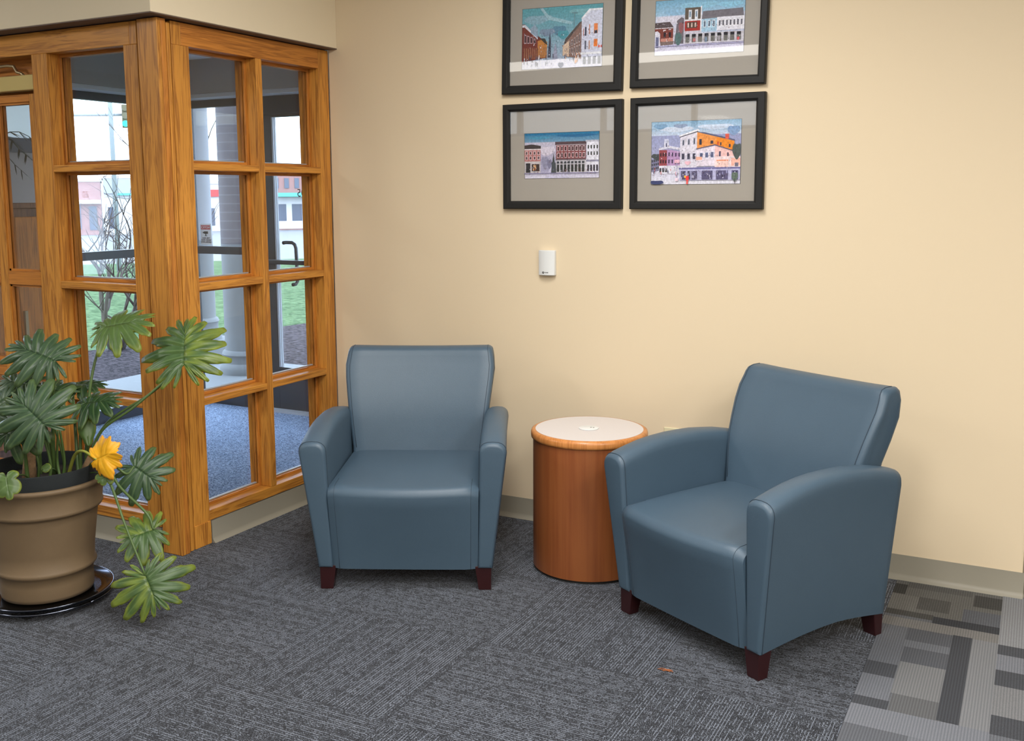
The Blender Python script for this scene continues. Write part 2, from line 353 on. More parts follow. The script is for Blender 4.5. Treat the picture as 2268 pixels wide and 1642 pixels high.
ro = rg.obj('patterned_carpet', M_['rug'], fl); ro['label'] = 'grey block-patterned carpet tile right of the charcoal carpet'
# ribs in the block carpet
nt = M_['rug'].node_tree; geo = N(nt, 'ShaderNodeNewGeometry'); sp = N(nt, 'ShaderNodeSeparateXYZ'); nt.links.new(geo.outputs['Position'], sp.inputs[0])
d_ = N(nt, 'ShaderNodeMath', operation='MULTIPLY'); d_.inputs[1].default_value = 2*PI/.0085; nt.links.new(sp.outputs[0], d_.inputs[0])
s_ = N(nt, 'ShaderNodeMath', operation='SINE'); nt.links.new(d_.outputs[0], s_.inputs[0])
a_ = N(nt, 'ShaderNodeMath', operation='MULTIPLY_ADD'); a_.inputs[1].default_value = .16; a_.inputs[2].default_value = 1.0; nt.links.new(s_.outputs[0], a_.inputs[0])
hs_ = [n for n in nt.nodes if n.bl_idname == 'ShaderNodeHueSaturation'][0]; h2 = N(nt, 'ShaderNodeHueSaturation')
nt.links.new(hs_.outputs[0], h2.inputs['Color']); nt.links.new(a_.outputs[0], h2.inputs['Value']); nt.links.new(h2.outputs[0], nt.nodes['Principled BSDF'].inputs['Base Color'])

struct(MB().box(0.0, 3.27, 0, .15, 0, CEIL).obj('wall_back', M_['wall'], bevel=.006), 'cream painted wall behind the armchairs')
struct(MB().box(3.12, 3.27, .15, 2.6, 0, CEIL).obj('wall_return', M_['wall']))
struct(MB().box(3.27, 8, 2.45, 2.6, 0, CEIL).obj('wall_hall', M_['wall']))
struct(MB().box(3.27, 8, .0, 2.6, -.10, 0).obj('floor_hall', M_['carpet']))
struct(MB().box(8, 8.15, -8.5, 2.6, 0, CEIL).obj('wall_right', M_['wall']))
struct(MB().box(-6, 8, -8.65, -8.5, 0, 2.36).box(-6, -4.5, -8.65, -8.5, 2.36, CEIL).box(5.5, 8, -8.65, -8.5, 2.36, CEIL).box(-4.5, 5.5, -8.65, -8.5, 2.84, CEIL).obj('wall_front', M_['wall']))
w5 = struct(empty('window_5'), 'unseen clerestory window added behind the camera for reflections and daylight')  # unseen window, added to brighten the picture glass and the floor
fr_ = MB()
for k in range(9): fr_.box(-4.5+k*1.25-.03, -4.5+k*1.25+.03, -8.62, -8.53, 2.36, 2.84)
fr_.box(-4.5, 5.5, -8.62, -8.53, 2.36, 2.40).box(-4.5, 5.5, -8.62, -8.53, 2.80, 2.84).obj('window_frame', M_['alu'], w5)
MB().box(-4.5, 5.5, -8.58, -8.574, 2.40, 2.80).obj('pane', M_['tinted'], w5)  # tint weakens the reflection of this added window in the picture glass
struct(MB().box(-6.15, -6, -8.5, -1.13, 0, CEIL).obj('wall_left', M_['wall']))
struct(MB().box(-6.15, 8.15, -8.65, -1.217, CEIL, CEIL+.1).box(.056, 8.15, -1.217, 2.6, CEIL, CEIL+.1).obj('ceiling', M_['ceiling']))
# soffit over the glazed screens
LS = [(-6, -1.217), (.056, -1.217), (.056, 0), (-.20, 0), (-.20, -1.0), (-6, -1.0)]
struct(MB().loft([[(x, y, z) for x, y in LS] for z in (2.30, CEIL+.1)]).obj('soffit', M_['soffit'], bevel=.003), 'pale soffit above the oak glazing')
struct(MB().loft([[(x, y, z) for x, y in LS] for z in (2.296, 2.2999)]).obj('trim_1', M_['shadowgap']), 'dark brown underside of the soffit')
# cove bases
def cove(name, T, u0, u1, label=None):
    prof = [(0, .1016), (-.003, .1016), (-.004, .024), (-.0065, .0165), (-.012, .008), (-.018, .003), (-.0205, .0), (0, 0)]
    mb = MB(); mb.loft([[T(u, d, z) for d, z in prof] for u in (u0, u1)]); o = mb.obj(name, M_['base'], smooth=True, auto=60); struct(o, label); return o
cove('baseboard_back', lambda u, d, z: (u, d-.0005, z), .0, 3.275, 'taupe vinyl cove base along the cream wall')
cove('baseboard_glazing', lambda u, d, z: (-d+.0005, u, z), -.955, -.001, 'taupe vinyl cove base below the oak glazing')
cove('baseboard_left', lambda u, d, z: (u, -1.13+d-.0005, z), -.690, -.125, 'taupe vinyl cove base behind the plant pot')
cove('baseboard_end', lambda u, d, z: (3.2705-d, u, z), -.002, 2.4)
# thin ceiling grid is outside the view; lamps have housings
lc = tag(empty('linear_light', (-.8, -5.55, CEIL-.004)), 'long luminous strip in the ceiling behind the camera', 'ceiling light')
MB().box(-3.3, 3.3, -.36, .36, -.012, 0).obj('housing', M_['white'], lc)
MB().box(-3.25, 3.25, -.32, .32, -.02, -.012).obj('diffuser', M_['trofmat'], lc)
for lx, ly in LAMPS:
    t = empty('ceiling_light', (lx, ly, CEIL))
    tag(t, 'flat white rectangular ceiling light outside the view', 'ceiling light', 'ceiling lights of the lobby')
    MB().box(-.31, .31, -.61, .61, -.012, 0).obj('housing', M_['white'], t)
    MB().box(-.28, .28, -.575, .575, -.018, -.012).obj('diffuser', M_['trofmat'], t)

# ------------------------------------------------------------------ oak glazing
TR = lambda u, d, z: (-d, u, z)               # right screen: u = y, faces +x
TL = lambda u, d, z: (u, -1.13+d, z)          # left screen: u = x, faces -y
ZM = [(.637, .669), (1.151, 1.184), (1.675, 1.706)]
Z0, Z1, ZH = .152, 2.197, 2.292
DEP = .13
def stops(mb, T, u0, u1, z0, z1, dg=.075):
    for da, db in ((dg-.014, dg-.003), (dg+.003, dg+.016)):
        mb.box(u0, u0+.014, da, db, z0, z1, 'z', T).box(u1-.014, u1, da, db, z0, z1, 'z', T)
        mb.box(u0+.014, u1-.014, da, db, z0, z0+.014, 'u', T).box(u0+.014, u1-.014, da, db, z1-.014, z1, 'u', T)
def bays(T, cols_, root):
    zz = [Z0]+[z for p in ZM for z in p]+[Z1]
    for (u0, u1) in cols_:
        for a in range(0, 8, 2):
            st = MB(); stops(st, T, u0, u1, zz[a], zz[a+1]); so = st.obj('glazing_bead', M_['oak_red'], root, bevel=.0015)
            MB().box(u0+.001, u1-.001, .0725, .0755, zz[a]+.001, zz[a+1]-.001, 'z', T).obj('pane', M_['pane'], root)
            MB().box(u0+.014, u1-.014, .080, .092, zz[a]+.0145, zz[a]+.019, 'u', T).obj('sky_glint_strip', M_['alusilver'], so)  # pale strip painted in for the sky reflection along the pane foot
    for (u0, u1) in cols_:
        for z0, z1 in ZM: MB().box(u0, u1, .001, DEP, z0, z1, 'u', T).obj('muntin', M_['oak'], root, bevel=.003)
w1 = struct(empty('window_1'), 'oak glazed screen meeting the cream wall, two panes wide')
colR = [(-.962, -.545), (-.505, -.083)]
MB().box(-.083, -.002, 0, DEP, .105, ZH, 'z', TR).box(-1.06, -.962, 0, DEP, .105, Z1+.0, 'z', TR).box(-1.06, -1.005, 0, DEP, Z1, ZH, 'z', TR).obj('jamb', M_['oak'], w1, bevel=.002)
MB().box(-1.005, -.083, .0, DEP, Z1, ZH, 'u', TR).obj('header', M_['oak_red'], w1, bevel=.002)
MB().box(-.962, -.083, .0, DEP, .105, Z0, 'u', TR).obj('sill', M_['oak'], w1, bevel=.002)
MB().box(-.545, -.505, -.001, DEP, Z0, Z1, 'z', TR).obj('mullion', M_['oak'], w1, bevel=.003)
bays(TR, colR, w1)
struct(MB().box(-1.06, -.0, .008, .12, 0, .105, 'u', TR).obj('wall_curb', M_['vwall']))
w2 = struct(empty('window_2'), 'oak glazed screen left of the corner post, one pane wide')
colL = [(-.688, -.206)]
MB().box(-.787, -.688, 0, DEP, .0, Z1, 'z', TL).box(-.206, -.125, 0, DEP, .105, Z1, 'z', TL).box(-.169, -.125, 0, DEP, Z1, ZH, 'z', TL).obj('jamb', M_['oak'], w2, bevel=.002)
MB().box(-2.6, -.169, 0, DEP, Z1, ZH, 'u', TL).obj('header', M_['oak'], w2, bevel=.002)
MB().box(-.688, -.206, 0, DEP, .105, Z0, 'u', TL).obj('sill', M_['oak'], w2, bevel=.002)
bays(TL, colL, w2)
struct(MB().box(-.688, -.125, .008, .12, 0, .105, 'u', TL).obj('wall_curb_left', M_['vwall']))
# corner post built of boards
cp = struct(empty('trim_2'), 'oak corner post between the two glazed screens')
MB().box(-.10, .015, -1.15, -1.128, 0, ZH, 'z').obj('corner_board', M_['oak'], cp, bevel=.003)
MB().box(-.008, .015, -1.128, -1.102, 0, ZH, 'z').obj('corner_board', M_['oak_red'], cp, bevel=.003)
MB().box(-.125, -.035, -1.092, -1.02, 0, ZH-.01, 'z').obj('post_core', M_['oak_red'], cp, bevel=.002)
MB().box(-.040, .004, -1.088, -1.068, 0, ZH-.01, 'z').obj('post_bead', M_['oak'], cp, bevel=.003)
MB().box(-.012, .004, -1.060, -.960, 0, .106, 'z').obj('post_foot', M_['oak'], cp, bevel=.002)

# left door beside the screen
d1 = struct(empty('door_1'), 'oak glazed door at the left edge of the photo')
MB().box(-2.5, -.787, .100, DEP, 2.035, 2.197, 'u', TL).obj('head_jamb', M_['oak_red'], d1)
MB().box(-.885, -.789, .05, .095, .01, 2.035, 'z', TL).box(-1.175, -1.115, .05, .095, .01, 2.035, 'z', TL).box(-1.60, -1.52, .05, .095, .01, 2.035, 'z', TL).obj('stile', M_['oak'], d1, bevel=.002)
for a, b in ((-1.115, -.885), (-1.52, -1.175)):
    MB().box(a, b, .05, .095, 2.0, 2.035, 'u', TL).box(a, b, .05, .095, 1.150, 1.215, 'u', TL).box(a, b, .05, .095, .70, .78, 'u', TL).box(a, b, .05, .095, .01, .25, 'u', TL).obj('rail', M_['oak_red'], d1, bevel=.002)
    for z0, z1 in ((1.215, 2.0), (.78, 1.150), (.25, .70)):
        MB().box(a, b, .070, .074, z0, z1, 'z', TL).obj('pane', M_['picglass'], d1)
        mb = MB()
        for da, db in ((.058, .069), (.075, .09)): mb.box(a, a+.012, da, db, z0, z1, 'z', TL).box(b-.012, b, da, db, z0, z1, 'z', TL).box(a, b, da, db, z0, z0+.010, 'u', TL).box(a, b, da, db, z1-.010, z1, 'u', TL)
        mb.obj('glazing_bead', M_['oak_red'], d1)
dc = tag(MB().box(-1.30, -.789, .015, .075, 2.047, 2.115, 'u', TL).obj('door_closer', M_['brass'], bevel=.004), 'brass coloured door closer bar above the oak door', 'door closer')
MB().tube([TL(-1.20, .05, 2.165), TL(-1.02, .05, 2.168), TL(-.975, .05, 2.163), TL(-.955, .05, 2.135), TL(-.925, .05, 2.128), TL(-.905, .05, 2.114)], .007, 8).obj('closer_arm', M_['steel'], dc, smooth=True)

# ------------------------------------------------------------------ vestibule
struct(MB().box(-2.55, 0, 1.23, 1.50, 2.285, 2.62).box(-2.55, -2.25, -1.0, 1.23, 2.285, 2.62).obj('wall_bulkhead', M_['vwall']))
struct(MB().box(-2.40, -.2, 1.235, 1.379, 2.258, 2.2845).box(-2.40, -2.255, -1.0, 1.235, 2.258, 2.2845).obj('trim_3', M_['ledge']))  # underside strip, paler than the bulkhead to carry the daylight on it
struct(MB().box(-2.55, -.2, -1.0, 1.5, 2.525, 2.62).obj('ceiling_vestibule', M_['ceiling']))
struct(MB().box(-.20, 0, .15, 1.5, 0, 2.62).obj('wall_vestibule', M_['vwall']))
struct(MB().box(-.62, -.2, 1.38, 1.5, 0, 2.285).obj('wall_vestibule_far', M_['vwall']))
struct(MB().box(-2.55, -2.40, -1.0, .30, 0, 1.90).box(-2.55, -2.40, -1.0, -.75, 1.90, 2.285).box(-2.55, -2.40, .27, .30, 1.90, 2.285).obj('wall_vestibule_side', M_['vwall']))
w6 = struct(empty('window_6'), 'added high side window giving the pale patch in the oak door glass')  # added opening, supplies the bright upper area of the door glass
MB().box(-2.52, -2.38, -.75, .27, 1.84, 1.93).box(-2.52, -2.44, -.75, .27, 2.22, 2.285).obj('window_frame', M_['alu'], w6)
MB().box(-2.48, -2.474, -.75, .27, 1.93, 2.22).obj('pane', M_['pane'], w6)
MB().box(-2.462, -2.460, -.74, .26, 1.93, 2.22).obj('dimming_sheet', M_['blind'], w6)  # translucent sheet added to dim the sky in this opening
bn = tag(empty('wood_cabinet', (-2.20, -.37, 0)), 'dark wooden cabinet inside the entry, seen through the oak door', 'cabinet')
MB().box(-.17, .17, -.30, .30, 0, 1.50).obj('body', M_['darkoak'], bn, bevel=.004)
MB().box(-.185, .19, -.32, .32, 1.50, 1.53).obj('top', M_['darkoak'], bn, bevel=.004)
for k in range(2):
    dd_ = MB().box(.171, .188, -.29+.295*k, -.005+.295*k, .10, 1.45).obj('door', M_['oak_red'], bn, bevel=.006)
    MB().box(.188, .205, -.04+.06*k, -.02+.06*k, .75, .90).obj('handle', M_['steel'], dd_)
struct(MB().box(-2.55, -.2, -1.0, -.999+.0, 2.3, 2.6).obj('wall_over', M_['vwall']))
pm = tag(empty('potted_palm', (-2.20, -.52, 1.531)), 'small dark potted palm on the wooden cabinet behind the oak door', 'potted palm')
MB().lathe([(.05, 0), (.07, .10), (.066, .10), (.05, .02)], n=24).obj('pot', M_['black'], pm, smooth=True, auto=40)
rp_ = random.Random(4)
for k in range(12):
    a = rp_.uniform(-.5, 1.9) if k < 8 else rp_.uniform(2, 5.5); R0 = rp_.uniform(.32, .55) if k < 8 else .22; hh_ = rp_.uniform(.20, .42); pts = []
    for i in range(11):
        q = i/10; pts.append((min(math.cos(a)*R0*q, .3), math.sin(a)*R0*q, .09+hh_*math.sin(min(q*1.25, 1)*PI*.62)-.18*q*q))
    f_ = MB(); f_.tube(pts, .0045, 5, .001)
    for i in range(3, 10):
        p = Vector(pts[i]); d_ = (Vector(pts[i+1])-p).normalized(); s_ = d_.cross(Vector((0, 0, 1))).normalized()
        for sg_ in (-1, 1):
            e = p+(d_*.6+s_*sg_*.7-Vector((0, 0, .35))).normalized()*.09
            f_.loft([[p-d_*.004, p+d_*.004, p+Vector((0, 0, .001))], [(p+e)/2-d_*.005, (p+e)/2+d_*.005, (p+e)/2+Vector((0, 0, .001))], [e, e+d_*.0005, e+Vector((0, 0, .0005))]])
    f_.obj('frond', M_['frond'], pm)
w3 = struct(empty('window_3'), 'dark aluminium storefront of the entry with a middle rail')
T3 = lambda u, d, z: (u, 1.38+d, z)
MB().box(-2.55, -2.345, -.005, .045, 0, 2.285, T=T3).box(-2.345, -1.80, 0, .045, 2.205, 2.285, T=T3).box(-2.345, -1.80, 0, .045, 0, .10, T=T3).box(-1.80, -1.75, 0, .08, 0, 2.285, T=T3).obj('window_frame', M_['alu'], w3, bevel=.002)
MB().box(-2.345, -1.80, -.005, .05, 1.138, 1.195, T=T3).obj('rail', M_['alu'], w3, bevel=.002)
MB().box(-2.345, -1.80, .030, .036, .1, 1.138, T=T3).obj('pane', M_['pane'], w3); MB().box(-2.345, -1.80, .030, .036, 1.195, 2.205, T=T3).obj('pane', M_['pane'], w3)
w4 = struct(empty('window_4'), 'dark aluminium side window of the entry with a middle rail')
T4 = lambda u, d, z: (-2.40-d, u, z)
MB().box(.30, .35, 0, .08, 0, 2.285, T=T4).box(.35, 1.375, 0, .05, 2.205, 2.285, T=T4).box(.35, 1.375, 0, .05, 0, .10, T=T4).box(1.34, 1.375, 0, .04, .1, 2.205, T=T4).obj('window_frame', M_['alu'], w4, bevel=.002)
MB().box(.35, 1.34, -.005, .05, 1.138, 1.195, T=T4).obj('rail', M_['alu'], w4, bevel=.002)
MB().box(.35, 1.35, .035, .041, .1, 1.138, T=T4).obj('pane', M_['pane'], w4); MB().box(.35, 1.35, .035, .041, 1.195, 2.205, T=T4).obj('pane', M_['pane'], w4)
d2 = struct(empty('door_2'), 'dark aluminium glass entry door seen through the oak glazing')
MB().box(-1.75, -1.68, 0, .08, 0, 2.285, T=T3).box(-1.68, -.66, 0, .08, 2.13, 2.285, T=T3).box(-.66, -.62, 0, .08, 0, 2.285, T=T3).obj('door_frame', M_['alu'], d2, bevel=.002)
MB().box(-1.678, -1.585, .01, .055, .01, 2.128, T=T3).box(-.75, -.662, .01, .055, .01, 2.128, T=T3).box(-1.585, -.75, .01, .055, 2.112, 2.128, T=T3).box(-1.585, -.75, .01, .055, .02, .33, T=T3).obj('door_leaf', M_['alu'], d2, bevel=.002)
MB().box(-1.585, -.75, .028, .034, .33, 2.112, T=T3).obj('pane', M_['pane'], d2)
MB().box(-1.583, -1.570, .012, .026, .33, 2.112, T=T3).box(-1.558, -1.552, .012, .026, .33, 2.112, T=T3).obj('weatherstrip', M_['alusilver'], d2)
MB().box(-1.67, -.67, -.045, .005, 1.080, 1.112, T=T3).obj('push_bar', M_['alu'], d2, bevel=.004)
MB().tube([T3(-1.545, .055, 1.228), T3(-1.545, .085, 1.23), T3(-1.50, .10, 1.228), T3(-1.478, .10, 1.215), T3(-1.468, .10, 1.19), T3(-1.465, .10, 1.10), T3(-1.465, .10, .95), T3(-1.47, .085, .93), T3(-1.47, .055, .93)], .013, 10).obj('door_handle', M_['alu'], d2, smooth=True)
MB().box(-1.75, -.62, -.05, .08, 0, .022, T=T3).obj('threshold', M_['alusilver'], d2)
MX = Matrix.Rotation(PI/2, 4, 'X')
def mirrored(u, y, z): return Matrix.Translation((u, y, z)) @ Matrix.Diagonal((-1, 1, 1, 1)) @ MX
text('address_number', '05', .075, M_['alu'], d2, mirrored(-1.345, 1.406, 1.58))
sg = tag(MB().box(-2.345+.035, -2.205, .028, .0345, 1.205, 1.360, T=T3).obj('notice_sign', M_['signw'], bevel=.001), 'white and red camera notice stuck on the entry glass, seen from behind', 'sign')
MB().box(-2.305, -2.213, .0262, .0278, 1.317, 1.348, T=T3).obj('red_banner', M_['signr'], sg)
text('heading', 'NOTICE', .024, M_['signw'], sg, mirrored(-2.259, 1.4058, 1.332))
text('lettering', 'THIS AREA\nUNDER VIDEO\nSURVEILLANCE', .0155, M_['black'], sg, mirrored(-2.257, 1.4072, 1.238))
MB().box(-2.275, -2.238, .0262, .0278, 1.285, 1.303, T=T3).box(-2.287, -2.275, .0262, .0278, 1.289, 1.299, T=T3).box(-2.262, -2.255, .0262, .0278, 1.272, 1.285, T=T3).box(-2.27, -2.247, .0262, .0278, 1.268, 1.272, T=T3).obj('camera_symbol', M_['black'], sg)

# ------------------------------------------------------------------ outside
VD, VR = Vector((-.757, .653, 0)), Vector((.653, .757, 0)); VO = Vector((3.26, -4.25, 0))
def V(t, u, z): p = VO+VD*t+VR*u; return (p.x, p.y, z)
lawn = [(-2.55, 1.5), (-2.55, -9), V(28, -22, 0)[:2], V(28, 25, 0)[:2], (12, 9), (12, 2.7), (-.1, 2.7), (-.1, 1.5)]
struct(MB().loft([[(x, y, z) for x, y in lawn] for z in (-1.6, -.16)]).obj('lawn', M_['grass']), 'pale green lawn outside the entry')
mul = [(-2.56, -3), (-6.6, -3), (-6.3, 2.5), (-5.95, 3.5), (-5.6, 4.7), (-5.35, 6.3), (-4.3, 7.6), (-2, 8.2), (0, 8), (0, 1.52), (-2.56, 1.52)]
struct(MB().loft([[(x, y, z) for x, y in mul] for z in (-.2, -.125)]).obj('mulch_bed', M_['mulch']), 'bark mulch bed outside the entry')
struct(MB().loft([[(x, y, z) for x, y in ((-4.05, -1), (-2.56, -1), (-2.56, 1.52), (-.2, 1.52), (-.2, 3.4), (-4.05, 3.4))] for z in (-.16, -.07)]).obj('entry_slab', M_['concrete']), 'pale concrete slab outside the entry')
struct(MB().loft([[V(28.5, -60, z), V(160, -120, z), V(160, 120, z), V(28.5, 60, z)] for z in (-1.7, -1.5)]).obj('road', M_['asphalt']), 'pale street beyond the lawn')
def column(x, y, r, ph_, label):
    t = empty('porch_column', (x, y, -.07)); tag(t, label, 'column', 'round porch columns outside the entry')
    if ph_: MB().box(-r-.12, r+.12, -r-.12, r+.12, 0, ph_).obj('plinth', M_['concrete'], t, bevel=.01)
    MB().lathe([(r+.05, ph_), (r+.055, ph_+.05), (r+.04, ph_+.09), (r+.02, ph_+.10), (r+.02, ph_+.16), (r+.032, ph_+.18), (r+.02, ph_+.21), (r, ph_+.22), (r, 1.1), (r, 1.2)], n=48).obj('base', M_['concrete'], t, smooth=True, auto=50)
    MB().lathe([(r, 1.2), (r, 3.1)], n=48).obj('shaft', M_['banded'] if not ph_ else M_['palestone'], t, smooth=True, auto=50)
column(-3.25, 2.88, .19, 0.0, 'banded round column right of the paler one outside the entry')
column(-4.25, 3.27, .19, .20, 'pale round column outside the entry, half hidden by the oak post')
struct(MB().box(-4.3, -.2, 1.5, 4.0, 3.03, 3.3).obj('porch_roof', M_['stucco']))
# bare shrub
def branchy(mb, p, d, L, r, depth, rr):
    pts = [p]; q = Vector(p); dd = Vector(d).normalized(); n = 6
    for i in range(n):
        dd = (dd+Vector((rr.uniform(-.22, .22), rr.uniform(-.22, .22), rr.uniform(-.12, .2)))).normalized(); q = q+dd*L/n; pts.append(tuple(q))
    mb.tube(pts, r, 6, r*.45)
    if depth > 0:
        for k in range(3 if depth > 1 else 4):
            i = rr.randint(2, n); b = Vector(pts[i]); nd = (dd+Vector((rr.uniform(-1, 1), rr.uniform(-1, 1), rr.uniform(-.3, .7)))).normalized()
            branchy(mb, tuple(b), nd, L*rr.uniform(.55, .85), r*.5, depth-1, rr)
def shrub(name, x, y, label, seed, n, L, r, cat='shrub', depth=3):
    t = empty(name, (x, y, -.14)); tag(t, label, cat); rr = random.Random(seed)
    for k in range(n):
        mb = MB(); a = 2*PI*k/n+rr.uniform(-.3, .3)
        branchy(mb, (.05*math.cos(a), .05*math.sin(a), 0), (.45*math.cos(a), .45*math.sin(a), 1), L, r*rr.uniform(.6, 1), depth, rr)
        mb.obj('trunk', M_['bark'], t, smooth=True)
shrub('bare_shrub', -5.75, 3.55, 'leafless grey shrub with several trunks in the mulch bed outside', 11, 5, .95, .036)
shrub('bare_tree', -11.5, 9.4, 'thin bare tree with arching twigs far outside the left pane', 23, 1, 2.6, .05, 'tree', 4)
# signal mast and pole, far off
sp_ = empty('street_pole', (-15.5, 12.2, -.16)); tag(sp_, 'tall grey street pole seen through the left pane', 'pole')
MB().tube([(0, 0, 0), (0, 0, 9)], .055, 10, .045).obj('shaft', M_['galv'], sp_, smooth=True)
ms = empty('signal_mast', (-22.6, 11.6, -.16)); tag(ms, 'horizontal traffic signal arm seen through the left pane', 'signal arm')
MB().tube([(0, 0, 0), (0, 0, 4.3)], .1, 10).obj('shaft', M_['galv'], ms, smooth=True)
MB().tube([(0, 0, 3.78), (3.60, 4.14, 3.93)], .05, 10, .035).obj('arm', M_['galv'], ms, smooth=True)
ts = empty('traffic_light', (-18.98, 15.76, 3.42)); tag(ts, 'traffic light with a lit green lens beyond the left pane', 'traffic light'); ts.rotation_euler = (0, 0, math.radians(49))
MB().box(-.10, .10, -.08, .08, 0, .62).obj('housing', M_['sigbody'], ts, bevel=.02)
for i, z in enumerate((.52, .31, .10)):
    MB().tube([(-.02, -.08, z), (-.02, -.22, z)], .085, 12).obj('visor', M_['sigbody'] if i < 2 else M_['siglight'], ts)
# buildings across the street, facing the entry
def building(name, t_, u0, u1, z0, z1, mat, label, wins, extra=()):
    w = (u1-u0)/2; c = V(t_, (u0+u1)/2, z0); t = empty(name, c); t.rotation_euler = (0, 0, math.atan2(VR.y, VR.x)); tag(t, label, 'building')
    h = z1-z0
    MB().box(-w, w, 0, 12, 0, h).obj('wall', mat, t)
    MB().box(-w-.1, w+.1, -.1, 12, h, h+.22).obj('roof', M_['stucco'], t)
    for a, b, za, zb in wins: MB().box(a-w, b-w, -.05, .02, za, zb).obj('window', M_['winfar'], t)
    for nme, m, a, b, d, za, zb in extra: MB().box(a-w, b-w, -d, 0, za, zb).obj(nme, m, t)
building('brick_building', 88, -3.6, -.35, -1.5, 2.75, M_['brickfar'], 'low red brick building across the street on the left', [(.4, .9, .4, 2.4), (1.3, 1.7, .5, 2.4), (2.3, 2.9, .4, 2.3)], [('canopy', M_['stucco'], 0, 3.25, .6, 2.5, 2.8)])
building('white_building', 88, -.15, 3.3, -1.5, 3.0, M_['stucco'], 'white building with a blue-grey top across the street', [(.3, .75, .5, 2.2), (2.75, 3.2, .4, 2.3)], [('fascia', M_['galv'], 0, 3.45, .25, 3.3, 4.4), ('sign_band', M_['teal'], .8, 3.45, .35, 3.15, 3.32)])
building('shop_building', 92, 13.5, 20.5, -1.5, 3.6, M_['brickfar'], 'far brick shop with a teal awning seen through the entry door', [(.5+.9*k, .9+.9*k, 3.7, 4.6) for k in range(7)]+[(.6+1.4*k, 1.5+1.4*k, .8, 2.3) for k in range(5)], [('awning', M_['teal'], .2, 6, 1.2, 2.95, 3.3), ('shopfront', M_['stucco'], 0, 7, .04, .1, 2.9)])
building('red_sign_building', 92, 7.2, 13.0, -1.5, 2.6, M_['stucco'], 'pale building with a red sign seen between the porch columns', [(1.0, 1.6, .5, 2.0), (3.6, 4.2, .5, 2.0)], [('sign_band', M_['signr'], .3, 5.4, .2, 3.0, 3.6)])

